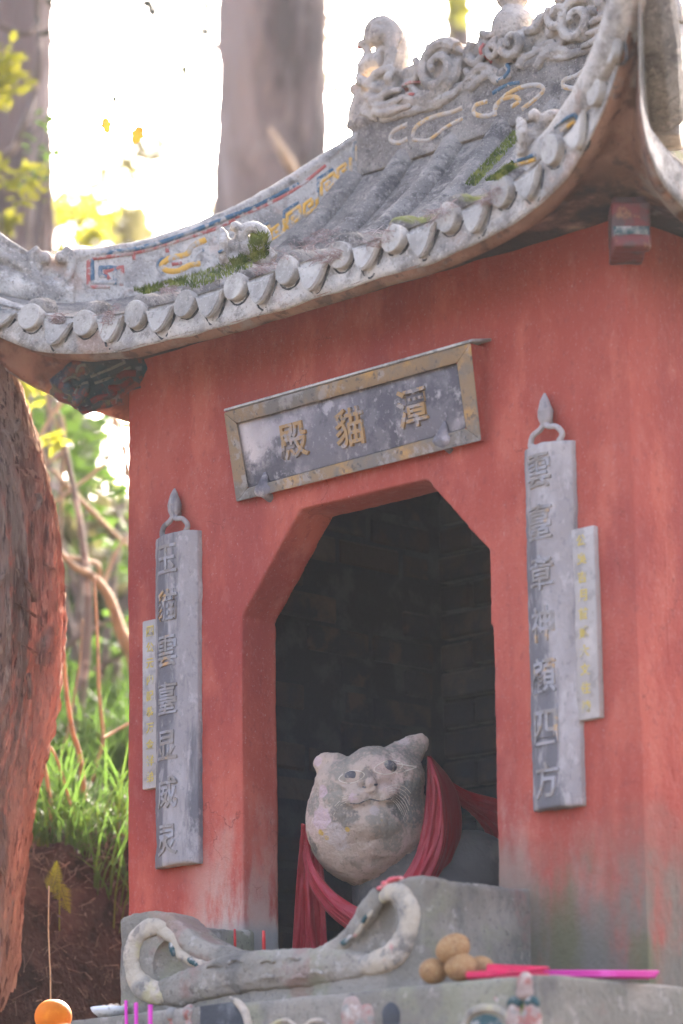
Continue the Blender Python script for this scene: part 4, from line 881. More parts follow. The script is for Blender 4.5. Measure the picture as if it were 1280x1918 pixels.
for dx in (-0.09, 0.08): mb.tube([bodyc+Vector((dx, -0.06, 0.13)), bodyc+Vector((dx, -0.09, 0.06)), bodyc+Vector((dx, -0.12, 0.02))], [0.05, 0.042, 0.04], n=12)
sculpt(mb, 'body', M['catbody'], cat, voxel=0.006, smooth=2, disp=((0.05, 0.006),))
bpy.context.view_layer.update()
def catline(pts, w, mat, name, smooth=True): return cast_line([hd], pts, w, mat, cat, smooth, name)
for px, py, s in ((659, 1455, 1.0), (728, 1437, 1.12)):
    catline([(px+s*24*cos(a), py+s*12*sin(a)*(1-0.25*abs(cos(a)))-4*cos(a)) for a in [2*pi*i/14 for i in range(15)]], 0.001, 'cream_line', 'painted_eyelid')
    r = ray(px, py); hit, loc, nn, i = hd.ray_cast(hd.matrix_world.inverted() @ (CAM+r*5), (hd.matrix_world.inverted().to_3x3() @ r).normalized())
    m = MB(); m.ball(hd.matrix_world @ loc - r*0.0 + r*0.006, (0.0155*s, 0.0085, 0.0125*s), n=16, m=10, rot=rotc); m.build('eye', M['eyedark'], cat)
catline([(744, 1430), (760, 1433), (780, 1436)], 0.0016, 'cream_line', 'painted_eyelid'); catline([(742, 1448), (760, 1444), (780, 1437)], 0.0014, 'cream_line', 'painted_eyelid')
for k in range(8): catline([(722+k*1.5, 1476+k*3.0), (740+k*0.6, 1470+k*5.5), (758-k*0.2, 1474+k*8.5), (770-k*1.2, 1486+k*11)], 0.0006, 'cream_line', 'whisker')
for k in range(4): catline([(656-k*2, 1490+k*4), (642-k*2, 1492+k*6), (628-k*1, 1502+k*8)], 0.0006, 'cream_line', 'whisker')
catline([(652, 1504), (672, 1505), (692, 1497), (712, 1500), (738, 1494)], 0.0014, 'eyedark', 'mouth_groove')
for a_, b_ in ((683, 1474), (704, 1469)): catline([(a_-3, b_), (a_, b_+1), (a_+3, b_)], 0.0022, 'eyedark', 'nostril')
# scarf: gathered cloth, one object per hanging length
scarf = empty('red_scarf', (CATP.x, CATP.y, 0.1)); tag(scarf, 'gathered red satin scarf wrapped around the neck of the cat statue', 'scarf')
def cloth(inner, outer, name, folds=4, amp=0.010, bulge=0.03, din=None, dout=None, seed=0, nu=72, nv=48):
    I = smoothpath([cl(px, py, d) for px, py, d in inner], 10); O = smoothpath([cl(px, py, d) for px, py, d in outer], 10)
    def samp(P, u):
        x = u*(len(P)-1); j = min(int(x), len(P)-2); return P[j].lerp(P[j+1], x-j)
    rows = []
    for i in range(nv+1):
        u = i/nv; a, b = samp(I, u), samp(O, u); row = []
        for j in range(nu+1):
            v = j/nu; p = a.lerp(b, v)
            g = v+0.16*sin(u*2.2+seed)*v*(1-v)*2+0.10*nz((u*1.7, v*2.5, seed))
            big = noise.noise(Vector((g*folds*1.5, u*0.8, seed)))
            cr1 = 1-abs(noise.noise(Vector((g*folds*2.1+3, u*0.9, seed+5))))*2; cr2 = 1-abs(noise.noise(Vector((g*folds*4.3+9, u*1.8, seed+7))))*2
            d = bulge*sin(v*pi)**0.7 + amp*(1.2*big+0.9*max(0, cr1)**2.5+0.45*max(0, cr2)**3)*(0.35+0.65*sin(v*pi)) + 0.004*nz((u*7, v*5, seed+3)) + 0.0016*nz((u*26, v*20, seed+4))
            row.append(p+cfw*d)
        rows.append(row)
    m = MB(); m.grid(rows); o = m.build(name, M['cloth'], scarf, fixn=False)
    sd_ = o.modifiers.new('t', 'SOLIDIFY'); sd_.thickness = 0.003; sd_.offset = -1
    return o
cloth([(803, 1418, -0.02), (801, 1470, 0.02), (792, 1540, 0.055), (778, 1592, 0.085), (750, 1640, 0.11), (700, 1700, 0.125)], [(806, 1420, -0.05), (848, 1472, -0.05), (864, 1535, -0.03), (852, 1600, 0.0), (815, 1665, 0.05), (720, 1775, 0.10)], 'shoulder_fold', folds=1.25, amp=0.016, bulge=0.03, seed=2)
cloth([(574, 1572, 0.0), (588, 1612, 0.045), (618, 1652, 0.085), (662, 1682, 0.115), (712, 1700, 0.13)], [(568, 1600, -0.02), (580, 1655, 0.02), (616, 1705, 0.06), (665, 1742, 0.09), (715, 1775, 0.105)], 'chest_fold', folds=1.2, amp=0.012, bulge=0.022, seed=4)
cloth([(566, 1545, -0.05), (556, 1640, -0.04), (546, 1800, -0.03)], [(596, 1560, -0.06), (606, 1660, -0.05), (616, 1810, -0.04)], 'hanging_end', folds=1.2, amp=0.02, bulge=0.0, seed=8)
cloth([(838, 1462, -0.06), (880, 1488, -0.10), (935, 1506, -0.14), (985, 1530, -0.17)], [(862, 1510, -0.06), (898, 1545, -0.10), (930, 1600, -0.14), (960, 1690, -0.17)], 'trailing_end', folds=1.2, amp=0.016, bulge=0.012, seed=12)

# ================================================================== PLATFORM, PARAPET, ALTAR
# altar block (front and right faces in view)
AZ = -0.058
mb = MB(); mb.box((-1.185, -0.385, -2.2), (0.062, 1.2, AZ))
altar = empty('altar_block', (-0.56, 0.4, -2.1)); tag(altar, 'grey cement altar block with worn painted reliefs under the shrine', 'altar')
mb2 = MB(); mb2.box((-1.185, -0.385, -0.75), (0.062, 1.2, AZ))
sculpt(mb2, 'top_block', M['cement'], altar, voxel=0.01, smooth=1, disp=((0.3, 0.012), (0.03, 0.003)))
mb = MB(); mb.box((-1.17, -0.37, -2.3), (0.05, 1.19, -0.74)); bevelled(mb, 'base_block', M['cement'], altar, 0.01, 2)
M['petal'] = material('worn_rose_relief', (0.32, 0.24, 0.21), [((0.3, 0.12, 0.1), 14, 0.48, 0.62), ((0.24, 0.23, 0.21), 22, 0.5, 0.66), ((0.5, 0.45, 0.4), 30, 0.6, 0.74, (1, 1, 1), 0.6)], bump=((80, 0.6),))
def ap(px, py, off=0.0): return fac(px, py, -0.385-off)
def arel(pts, r, mat, name, off=0.0, n=8, closed=False):
    P = smoothpath([ap(a, b, off) for a, b in pts], 6); m = MB(); m.tube(P, rads(len(P), *r) if hasattr(r, '__len__') else r, n=n); return sculpt(m, name, M[mat], altar, voxel=0.003, smooth=1, disp=((0.02, 0.003),))
arel([(868, 1935), (880, 1902), (905, 1890), (935, 1892), (958, 1912), (965, 1940)], (0.007, 0.009, 0.008, 0.007), 'cream', 'relief_rim')
m = MB(); m.ball(ap(918, 1935, -0.012), (0.06, 0.02, 0.042), n=20, m=10); m.build('relief_pool', M['pteal'], altar)
m = MB(); m.ball(ap(985, 1845, 0.0), (0.016, 0.014, 0.024), n=14, m=10); m.ball(ap(984, 1862, 0.0), (0.02, 0.013, 0.012), n=14, m=8); sculpt(m, 'relief_bud', M['petal'], altar, voxel=0.003, smooth=1, disp=((0.01, 0.003),))
for a, b, c in (((978, 1880), (962, 1874), (952, 1884)), ((988, 1880), (1000, 1874), (1010, 1884))): arel([a, b, c], (0.008, 0.009, 0.004), 'pteal', 'relief_leaf', 0.002)
arel([(982, 1882), (980, 1900), (975, 1930)], (0.006, 0.006, 0.005), 'moss', 'relief_stem', 0.002)
m = MB(); m.ball(ap(995, 1915, 0.0), (0.024, 0.012, 0.04), n=14, m=9); m.ball(ap(966, 1915, 0.0), (0.02, 0.012, 0.04), n=14, m=9); sculpt(m, 'relief_petals', M['petal'], altar, voxel=0.0035, smooth=1, disp=((0.01, 0.003),))
for pts in ([(900, 1858), (898, 1872), (905, 1880)], [(930, 1868), (938, 1876)], [(890, 1882), (896, 1890)]): arel(pts, 0.008, 'pred', 'red_paint_trace', -0.0075)
arel([(505, 1925), (522, 1914), (540, 1912), (558, 1925)], 0.005, 'cream', 'relief_wave'); arel([(568, 1925), (585, 1912), (605, 1912), (620, 1925)], 0.005, 'cream', 'relief_wave')
arel([(430, 1868), (448, 1880), (462, 1900), (470, 1930)], (0.004, 0.008, 0.010, 0.008), 'cream', 'relief_wave')
m = MB(); m.hexa([ap(375, 1940, -.01), ap(470, 1935, -.01), ap(470, 1935, .001), ap(375, 1940, .001), ap(375, 1885, -.01), ap(440, 1876, -.01), ap(440, 1876, .001), ap(375, 1885, .001)]); 
M['darkrelief'] = material('dark_weathered_panel', (0.055, 0.055, 0.055), [((0.13, 0.13, 0.125), 14, 0.5, 0.7)], bump=((60, 0.6),))
m.build('relief_panel', M['darkrelief'], altar, smooth=False)
for px, py, r in ((322, 1900, 0.012), (355, 1897, 0.014), (662, 1900, 0.03), (690, 1905, 0.022), (735, 1905, 0.024)):
    m = MB(); m.ball(ap(px, py, -0.004), (r, 0.014, r*1.2), n=14, m=9); m.ball(ap(px+3, py+28, -0.004), (r*0.9, 0.013, r*1.2), n=14, m=9); sculpt(m, 'relief_figure', M['petal'] if px not in (735,) else M['darkrelief'], altar, voxel=0.0035, smooth=1, disp=((0.012, 0.005),))

# carved parapet in front of the doorway
PY = -0.30
par = empty('carved_parapet', (-0.71, PY, AZ)); tag(par, 'carved cement parapet with curling wave scrolls before the doorway', 'parapet')
def pp(px, py, off=0.0): return fac(px, py, PY-off)
outl = [(226, 1890), (225, 1722), (250, 1711), (285, 1706), (316, 1712), (340, 1732), (366, 1756), (410, 1774), (470, 1786), (540, 1787), (600, 1778), (640, 1756), (672, 1722), (702, 1684), (730, 1655), (758, 1643), (790, 1639), (787, 1856)]
mb = MB(); pl = [pp(a, b) for a, b in outl]
for p in pl:
    if p.z < -0.02: p.z = AZ-0.012
mb.prism(pl, (0, 0.07, 0))
xr = pp(790, 1639).x; zr = pp(790, 1639).z; xl = pp(225, 1722).x; zl = pp(225, 1722).z
mb.box((xr-0.07, PY, AZ-0.01), (xr, 0.01, zr-0.004)); mb.box((xl, PY, AZ-0.01), (xl+0.07, 0.01, zl-0.01)); mb.box((xl+0.02, PY+0.02, AZ-0.01), (xr-0.02, 0.01, 0.02))
M['parapet'] = M['cement']
cutm = MB()
for px, py, rx, rz, an in ((318, 1806, 0.05, 0.05, 0.0), (702, 1752, 0.045, 0.075, -0.5)):
    cutm.ball(pp(px, py), (rx, 0.026, rz), n=24, m=14, rot=Matrix.Rotation(-an, 3, 'Y'))
pa = sculpt(mb, 'body', M['cement'], par, voxel=0.0055, smooth=2, disp=((0.08, 0.010), (0.015, 0.003)), cut=cutm)
def prel(pts, r, mat, name, off=0.0, vox=0.0036):
    P = smoothpath([pp(a, b, off) for a, b in pts], 6); m = MB(); m.tube(P, rads(len(P), *r) if hasattr(r, '__len__') else r, n=12, squash=((0, 1, 0), 0.62)); return sculpt(m, name, M[mat], par, voxel=vox, smooth=2, disp=((0.03, 0.009), (0.009, 0.003)))
prel([(312, 1742), (292, 1736), (268, 1746), (251, 1772), (250, 1812), (266, 1846), (300, 1860), (345, 1856)], (0.012, 0.018, 0.02, 0.021, 0.023, 0.026, 0.024, 0.014), 'cream', 'wave_scroll')
prel([(300, 1858), (345, 1852), (395, 1836), (455, 1822), (520, 1816), (580, 1812), (630, 1806), (690, 1808)], (0.024, 0.036, 0.04, 0.042, 0.04, 0.038, 0.036, 0.02), 'cement', 'wave_band', -0.004)
prel([(668, 1808), (705, 1804), (742, 1786), (764, 1750), (768, 1710), (756, 1680), (734, 1670), (714, 1684)], (0.014, 0.024, 0.027, 0.027, 0.026, 0.023, 0.017, 0.010), 'cream', 'wave_scroll')
prel([(712, 1676), (690, 1704), (668, 1738), (645, 1764), (612, 1784), (560, 1794)], (0.018, 0.022, 0.02, 0.02, 0.018, 0.010), 'cement', 'wave_crest', -0.002); prel([(300, 1740), (324, 1756), (336, 1784), (352, 1796), (378, 1806), (404, 1808)], (0.014, 0.014, 0.011, 0.010, 0.012, 0.006), 'cream', 'wave_crest')
prel([(316, 1728), (345, 1762), (385, 1786), (430, 1798), (480, 1800), (530, 1798)], (0.012, 0.016, 0.018, 0.018, 0.016, 0.008), 'cement', 'wave_crest', -0.004); prel([(700, 1700), (684, 1722), (672, 1742), (656, 1760)], (0.006, 0.009, 0.008, 0.004), 'cream', 'wave_foam', 0.004)
prel([(686, 1714), (678, 1730)], (0.004, 0.006), 'pteal', 'teal_trace', 0.012); prel([(660, 1752), (650, 1762), (640, 1768)], (0.004, 0.007, 0.004), 'pteal', 'teal_trace', 0.012); prel([(318, 1764), (323, 1778), (327, 1792)], (0.005, 0.009, 0.005), 'pteal', 'teal_trace', 0.006); prel([(352, 1796), (362, 1802), (372, 1810)], (0.004, 0.008, 0.005), 'pteal', 'teal_trace', 0.006)
for i in range(7):
    px, py = ((400, 1808), (440, 1800), (500, 1800), (545, 1795), (590, 1822), (500, 1830), (560, 1830))[i]; prel([(px-14, py+4), (px, py-2), (px+16, py+2)], (0.003, 0.007, 0.003), 'cement', 'wave_foam', 0.02)
m = MB()
for a_, b_, r_ in ((714, 1664, .006), (724, 1655, .008), (735, 1649, .008), (748, 1645, .006), (741, 1647, .007)): m.ball(pp(a_, b_, -0.004), (r_*1.3, 0.012, r_*0.7), n=10, m=7)
m.tube([pp(724, 1657, 0.001), pp(720, 1672, 0.003), pp(716, 1684, 0.003)], [0.005, 0.003, 0.002], n=8)
wx = sculpt(m, 'melted_wax', M['wax'], None, voxel=0.003, smooth=1, disp=((0.01, 0.004),)); tag(wx, 'pink wax drippings melted onto the parapet peak', 'wax')
# left side ledge beside the altar, carrying the orange
oc = fac(100, 1904, -0.2); orr = 0.0395
mb = MB(); mb.box((-1.75, -0.36, -1.2), (-1.2, 0.3, oc.z-orr*0.93+0.001)); lg = sculpt(mb, 'stone_ledge', M['cement'], None, voxel=0.012, smooth=1, disp=((0.2, 0.010),)); tag(lg, 'low rough cement ledge at the left end of the altar block', 'ledge')
org = empty('orange', oc-Vector((0, 0, orr))); tag(org, 'bright orange mandarin fruit on the ledge beside the altar', 'orange')
mb = MB(); mb.ball(oc, (orr, orr, orr*0.93), n=32, m=20)
for i, v in enumerate(mb.v):
    p = Vector(v)-oc; r2 = sqrt(p.x**2+p.y**2)/orr
    k = 1.0-0.10*math.exp(-(r2/0.22)**2)*(1 if p.z > 0 else 0.6)+0.012*nz(p*40); mb.v[i] = tuple(oc+Vector((p.x, p.y, p.z*k)))
mb.build('peel', M['orange'], org); mb = MB(); mb.tube([oc+Vector((0, 0, orr*0.82)), oc+Vector((0.001, 0, orr*0.89))], [0.004, 0.003], n=8); mb.build('stem_button', M['green_dot'], org)
# kiwis piled on the altar
def kiwi(px, py, y, rx, rz, tilt, lbl):
    c = fac(px, py, y); e = empty('kiwi_fruit', c-Vector((0, 0, rz))); tag(e, lbl, 'kiwi fruit', 'kiwi fruit piled on the altar')
    rot = Matrix.Rotation(radians(44), 3, 'Z') @ Matrix.Rotation(tilt, 3, 'Y'); m = MB(); m.ball(Vector((0, 0, 0)), (rx, rz, rz), n=24, m=16)
    m.v = [tuple(c+rot @ (Vector(v)*(1+0.03*nz(Vector(v)*50)))) for v in m.v]; m.build('skin', M['kiwi'], e)
    ax = rot @ Vector((1, 0, 0)); m = MB(); m.tube([c+ax*(rx*0.96), c+ax*(rx*1.03)], [0.006, 0.003], n=8); m.build('stem_nub', M['vine'], e)
    return c
K = [kiwi(812, 1819, -0.345, 0.026, 0.0235, 0.1, 'kiwi fruit at the bottom of the pile, farthest from the red paper'), kiwi(864, 1812, -0.335, 0.030, 0.0255, -0.15, 'kiwi fruit at the bottom of the pile, touching the red paper'), kiwi(849, 1777, -0.338, 0.033, 0.0265, -0.5, 'kiwi fruit lying on top of the other kiwi fruit'), kiwi(902, 1815, -0.30, 0.026, 0.0235, 0.2, 'kiwi fruit mostly hidden behind the red paper pack')]
print('kiwi z', [round(k.z, 3) for k in K])
# pack of incense: red paper sleeve, magenta sticks
a = hor(862, 1826, AZ+0.010); b = hor(1238, 1831, AZ+0.004); a.y = max(a.y, -0.37); ax = (b-a); ax.z = 0; LN = ax.length; ax.normalize(); sd = Vector((-ax.y, ax.x, 0))
pk = empty('incense_pack', a); tag(pk, 'red paper sleeve of long magenta incense sticks lying on the altar', 'incense pack')
m = MB(); z0 = AZ+0.005
def pq(u, v, z): p = a+ax*(u*LN)+sd*v; p.z = z; return p
m.hexa([pq(0.0, 0, z0), pq(0.43, 0, z0), pq(0.43, .05, z0), pq(0.02, .05, z0), pq(0.0, .002, z0+0.012), pq(0.43, .002, z0+0.017), pq(0.43, .046, z0+0.018), pq(0.03, .046, z0+0.014)]); bevelled(m, 'paper_sleeve', M['redpaper'], pk, 0.003, 2)
m = MB(); m.hexa([pq(0.1, -0.004, z0+0.002), pq(0.43, -0.002, z0+0.016), pq(0.43, .03, z0+0.021), pq(0.12, .03, z0+0.026), pq(0.1, -0.004, z0+0.004), pq(0.43, -0.002, z0+0.018), pq(0.43, .03, z0+0.023), pq(0.12, .03, z0+0.028)]); m.build('paper_flap', M['redpaper'], pk, smooth=False)
for i in range(16):
    v = 0.004+0.04*(i % 8)/8; z = z0+0.005+0.006*(i//8); m = MB(); m.tube([pq(0.4, v, z), pq(R(0.9, 1.0), v+R(-.004, .004), z-0.002)], 0.0033, n=6); m.build('incense_stick', M['hotpink'], pk)
# incense stubs behind the dip
def stub(px, pt, pb, y, lbl, r=0.0026, red=0.62):
    t = fac(px, pt, y); bt = Vector((t.x, y, 0.018)); e = empty('incense_stick', bt); tag(e, lbl, 'incense stick', 'burnt down incense stubs')
    mid = bt.lerp(t, 0.45)+Vector((0.001, 0, 0)); m = MB(); m.tube([bt, mid], 0.0016, n=6); m.build('bamboo_core', M['bamboo'], e); m = MB(); m.tube([mid-Vector((0, 0, .002)), mid.lerp(t, 0.6), t], [r, r, r*0.8], n=8); m.build('red_tip', M['incred'], e)
stub(440, 1740, 1790, -0.18, 'short burnt red incense stub nearest the left door jamb'); stub(494, 1743, 1790, -0.17, 'short burnt red incense stub below the hanging scarf end', 0.0036)
# three magenta sticks standing before the altar in a bowl of ash below the frame
bowl_c = fac(258, 1960, -0.47); bz = bowl_c.z-0.14
bowl = empty('incense_bowl', (bowl_c.x, bowl_c.y, bz)); tag(bowl, 'grey incense bowl on a stone post below the altar edge', 'bowl')
prof = [(0.0, 0), (0.045, 0), (0.06, 0.01), (0.075, 0.05), (0.078, 0.085), (0.07, 0.085), (0.064, 0.06), (0.0, 0.06)]; m = MB(); n = 24; vs = [(bowl_c.x+r*cos(2*pi*j/n), bowl_c.y+r*sin(2*pi*j/n), bz+h) for r, h in prof for j in range(n)]; m.add(vs, [(i*n+j, i*n+(j+1) % n, (i+1)*n+(j+1) % n, (i+1)*n+j) for i in range(len(prof)-1) for j in range(n)]); m.build('rim', M['cement'], bowl, weld=1e-5)
m = MB(); m.box((bowl_c.x-0.07, bowl_c.y-0.07, -2.2), (bowl_c.x+0.07, bowl_c.y+0.07, bz-0.001)); bevelled(m, 'stone_post', M['cement'], bowl, 0.008)
for px, dp, lbl in ((236, 0, 'magenta incense stick beside the white dish, outermost of three'), (255, 1, 'magenta incense stick standing between two others before the altar'), (282, 2, 'magenta incense stick nearest the wave scroll, thickest of three')):
    t = fac(px, 1874+dp*4, -0.47); b_ = Vector((bowl_c.x+(t.x-bowl_c.x)*0.9+0.004, -0.47, bz+0.055)); m = MB(); m.tube([b_, t], [0.003, 0.0034+0.0006*dp], n=8); o = m.build('incense_stick', M['incpink']); tag(o, lbl, 'incense stick', 'magenta incense sticks before the altar')
# white dish of crumbs
dc = fac(205, 1889, -0.34); dc.z = AZ+0.006
dish = empty('offering_dish', dc-Vector((0, 0, .006))); tag(dish, 'small white dish of crumbs on the corner of the altar', 'dish')
prof = [(0.0, 0.0), (0.022, 0.0), (0.034, 0.010), (0.038, 0.018), (0.036, 0.019), (0.03, 0.011), (0.0, 0.006)]; m = MB(); vs = [(dc.x+r*cos(2*pi*j/n), dc.y+r*sin(2*pi*j/n), dc.z-0.004+h) for r, h in prof for j in range(n)]; m.add(vs, [(i*n+j, i*n+(j+1) % n, (i+1)*n+(j+1) % n, (i+1)*n+j) for i in range(len(prof)-1) for j in range(n)]); m.build('bowl', M['white'], dish, weld=1e-5)
m = MB()
for i in range(14): m.ball(dc+Vector((R(-.022, .022), R(-.022, .022), R(.006, .016))), R(0.005, 0.009), n=8, m=6)
m.build('crumbs', M['ash'], dish)

# ================================================================== MOSS, NEEDLES ON THE ROOF
def roof_point(px, py):
    r = ray(px, py); best = None
    dg = bpy.context.evaluated_depsgraph_get(); hit, loc, nn, idx, ob, mt = scene.ray_cast(dg, CAM+r*3, r.normalized())
    return (loc, nn, ob) if hit else None
bpy.context.view_layer.update()
def tufts(name, polys, count, hmin, hmax, w, mat, label, cat, lean=0.6):
    mb = MB(); k = 0; tries = 0
    while k < count and tries < count*6:
        tries += 1; P = random.choice(polys); a, b = R(0, 1), R(0, 1)
        q = [lerp(lerp(P[0][i], P[1][i], a), lerp(P[3][i], P[2][i], a), b) for i in (0, 1)]
        h = roof_point(*q)
        if not h or not any(s in h[2].name for s in ('roof', 'tile', 'roll', 'fascia', 'head', 'hip', 'moss', 'scroll', 'ridge')): continue
        loc, nn = h[0], h[1]; L_ = R(hmin, hmax); d = (Vector((R(-lean, lean), R(-lean, lean), 1))+nn*0.6).normalized(); s_ = d.orthogonal().normalized()*w
        mid = loc+d*L_*0.55; tip = loc+d*L_+Vector((R(-1, 1), R(-1, 1), -0.4))*L_*0.35
        mb.add([loc-s_-d*0.003, loc+s_-d*0.003, mid+s_*0.7, mid-s_*0.7, tip], [(0, 1, 2, 3), (3, 2, 4)]); k += 1
    o = mb.build(name, M[mat], fixn=False); tag(o, label, cat, kind='stuff'); return o
tufts('moss', [((250, 545), (350, 520), (345, 535), (270, 552)), ((330, 525), (470, 480), (475, 500), (360, 545)), ((430, 490), (500, 462), (505, 480), (440, 502))], 1500, 0.006, 0.016, 0.0011, 'moss', 'green moss growing along the roof edge by the beast head', 'moss')
tufts('moss', [((470, 440), (500, 445), (505, 470), (465, 470))], 300, 0.010, 0.026, 0.0011, 'moss', 'dark tuft of moss behind the beast head', 'moss')
tufts('moss', [((870, 345), (965, 245), (970, 265), (890, 350)), ((910, 340), (970, 298), (972, 312), (935, 336))], 1300, 0.004, 0.012, 0.0011, 'moss', 'bright moss on the roll tiles beside the painted beast head', 'moss')
def needles():
    mb = MB()
    for _ in range(420):
        P = random.choice([((500, 470), (640, 430), (630, 455), (520, 500)), ((560, 460), (600, 430), (620, 445), (580, 470)), ((690, 440), (740, 430), (740, 455), (690, 470)), ((800, 400), (850, 380), (850, 405), (800, 420)), ((195, 590), (220, 575), (215, 610), (195, 612)), ((100, 595), (125, 590), (125, 605), (105, 608)), ((470, 510), (530, 480), (520, 500), (480, 520)), ((590, 480), (640, 470), (640, 490), (590, 495)), ((900, 375), (940, 350), (940, 370), (905, 390)), ((300, 545), (330, 540), (330, 550), (300, 555))])
        a, b = R(0, 1), R(0, 1); q = [lerp(lerp(P[0][i], P[1][i], a), lerp(P[3][i], P[2][i], a), b) for i in (0, 1)]
        h = roof_point(*q)
        if not h or not h[2].name.startswith(('roof', 'tile', 'roll', 'drip', 'eave', 'moss')): continue
        d = Vector((R(-1, 1), R(-1, 1), R(-.5, .6))).normalized(); L_ = R(0.015, 0.05); c = h[0]+h[1]*0.004
        mb.tube([c-d*L_/2, c+Vector((R(-.004, .004), R(-.004, .004), R(0, .008))), c+d*L_/2], 0.0007, n=4, cap=False)
    o = mb.build('dry_needles', M['needle'], fixn=False); tag(o, 'dry fallen needles caught among the roof tiles', 'needles', kind='stuff')
needles()

# ================================================================== TREES AND PLANTS
def leaf_cloud(mb, c, r, n, size, flat=0.5):
    c = Vector(c)
    for _ in range(n):
        while True:
            v = Vector((R(-1, 1), R(-1, 1), R(-1, 1)))
            if v.length <= 1: break
        p = c+Vector((v.x*r[0], v.y*r[1], v.z*r[2])); a = Vector((R(-1, 1), R(-1, 1), R(-flat, flat))).normalized(); b = a.cross(Vector((R(-.6, .6), R(-.6, .6), 1))).normalized(); s_ = size*R(0.6, 1.3)
        mb.add([p, p+a*s_*0.45+b*s_*0.28, p+a*s_, p+a*s_*0.45-b*s_*0.28], [(0, 1, 2, 3)])
def trunk_mesh(pts, rr, nseg, nrow, fib=0.012, seed=0, knots=()):
    P = smoothpath(pts, max(2, nrow//(len(pts)-1))); mb = MB(); rr = rads(len(P), *rr); rows = []; ref = Vector((1, 0, 0)); Lc = 0
    for i, p in enumerate(P):
        if i: Lc += (P[i]-P[i-1]).length
        t = (P[min(i+1, len(P)-1)]-P[max(i-1, 0)]).normalized(); x = (ref-t*ref.dot(t)).normalized(); y = t.cross(x); row = []
        for j in range(nseg+1):
            a = 2*pi*(j % nseg)/nseg; ca, sa = cos(a+0.25*Lc), sin(a+0.25*Lc)
            v = Vector((ca*1.0, sa*1.0, 0))
            rd = lambda k, zf_: 1-abs(noise.noise(Vector((ca*k+seed, sa*k, Lc*zf_+0.35*noise.noise(Vector((ca*3, sa*3, Lc*2)))))))*2.2
            f = fib*(0.55*rd(7, 0.8)+0.45*rd(19, 1.1)+0.32*rd(41, 1.6)+0.2*rd(83, 2.6)-0.8) + noise.noise(Vector((ca*1.2, sa*1.2, Lc*1.1+seed)))*rr[i]*0.12
            q = p+(x*cos(a)+y*sin(a))*(rr[i]+f)
            row.append(q)
        rows.append(row)
    mb.grid(rows); return mb
def tree(name, label, path, rr, mat, crown_mat, crown, group, nseg=96, nrow=160, fib=0.012, seed=0, limbs=()):
    e = empty(name, path[0]); tag(e, label, 'tree', group)
    tm = trunk_mesh(path, rr, nseg, nrow, fib, seed); o = tm.build('trunk', M[mat], e, weld=1e-5)
    for lp, lr in limbs:
        m = MB(); P = smoothpath(lp, 6); m.tube(P, rads(len(P), *lr), n=10); m.build('limb', M[mat], e)
    if crown:
        m = MB()
        for c, r, n, s_ in crown: leaf_cloud(m, c, r, n, s_)
        m.build('crown', M[crown_mat], e, smooth=False, fixn=False)
    return e
def gpt(px, d):
    """ground point on the column px at depth about d"""
    p = at(px, 1500, d); return Vector((p.x, p.y, ground_z(p.x, p.y)))
# near trunk beside the shrine: its right edge follows the photo
edge = [(-10, 1900), (22, 1800), (34, 1660), (60, 1480), (104, 1300), (122, 1150), (116, 1040), (98, 940), (60, 820), (0, 668), (-70, 500), (-150, 300)]
DT = 7.62
def tp(px, py, rpx): return at(px-rpx, py, DT)
rp = [200, 190, 180, 190, 215, 220, 205, 190, 180, 172, 165, 160]
path = [tp(a, b, r) for (a, b), r in zip(edge, rp)]
path = [Vector((path[0].x, path[0].y, path[0].z-0.5))]+path
top = path[-1]; path += [top+Vector((-0.25, 0.1, 0.8)), top+Vector((-0.45, 0.3, 2.2)), top+Vector((-0.5, 0.4, 4.0))]
KT = DT/F
OT_ = tree('old_tree', 'leaning red-brown cypress trunk with fibrous bark beside the shrine', path, [0.24]+[r*KT-0.012 for r in rp]+[0.17, 0.13, 0.05], 'bark', 'leafdark',
     [(top+Vector((-0.6, 0.6, 3.6)), (1.3, 1.3, 1.0), 2500, 0.11)], 'trees around the shrine', nseg=440, nrow=420, fib=0.024, seed=3,
     limbs=[([top+Vector((-0.4, 0.25, 1.8)), top+Vector((-0.9, 0.6, 2.6)), top+Vector((-1.3, 1.1, 3.4))], (0.07, 0.04, 0.015)), ([path[6]+Vector((0.1, -0.1, 0.1)), path[6]+Vector((0.19, -0.17, 0.14)), path[6]+Vector((0.21, -0.19, 0.2))], (0.02, 0.014, 0.004))])
# loose strips of bark on the old tree
def bark_strips(parent, path_, rr_, n=420):
    P = smoothpath(path_, 40); rr = rads(len(P), *rr_); mb = MB(); m_ = len(P)
    for _ in range(n):
        i0 = random.randrange(20, int(m_*0.8)); ln = random.randint(6, 26); a0 = R(0, 2*pi); w0 = R(0.0012, 0.005); tw = R(-.25, .25); rows = []; lift = R(0.004, 0.014); fl = R(0, 0.012)
        for k in range(ln):
            i = min(m_-2, i0+k); t = (P[i+1]-P[i]).normalized(); x = (Vector((1, 0, 0))-t*t.x).normalized(); y = t.cross(x); u = k/(ln-1)
            a = a0+tw*u+0.02*nz((k*0.3, a0*9, 1)); w = w0*(sin(pi*(0.08+0.84*u)))**0.6; r = rr[i]+0.004+lift*sin(pi*u)+fl*(1-u)**4
            row = []
            for v in (-1, 0, 1):
                aa = a+v*w/rr[i]; row.append(P[i]+(x*cos(aa)+y*sin(aa))*(r+(0.003 if v == 0 else -0.012)))
            rows.append(row)
        mb.grid(rows)
    o = mb.build('bark_strips', M['bark'], parent, fixn=False); o['kind'] = 'stuff'
bark_strips(OT_, path, [0.24]+[r*KT-0.012 for r in rp]+[0.17, 0.13, 0.05])
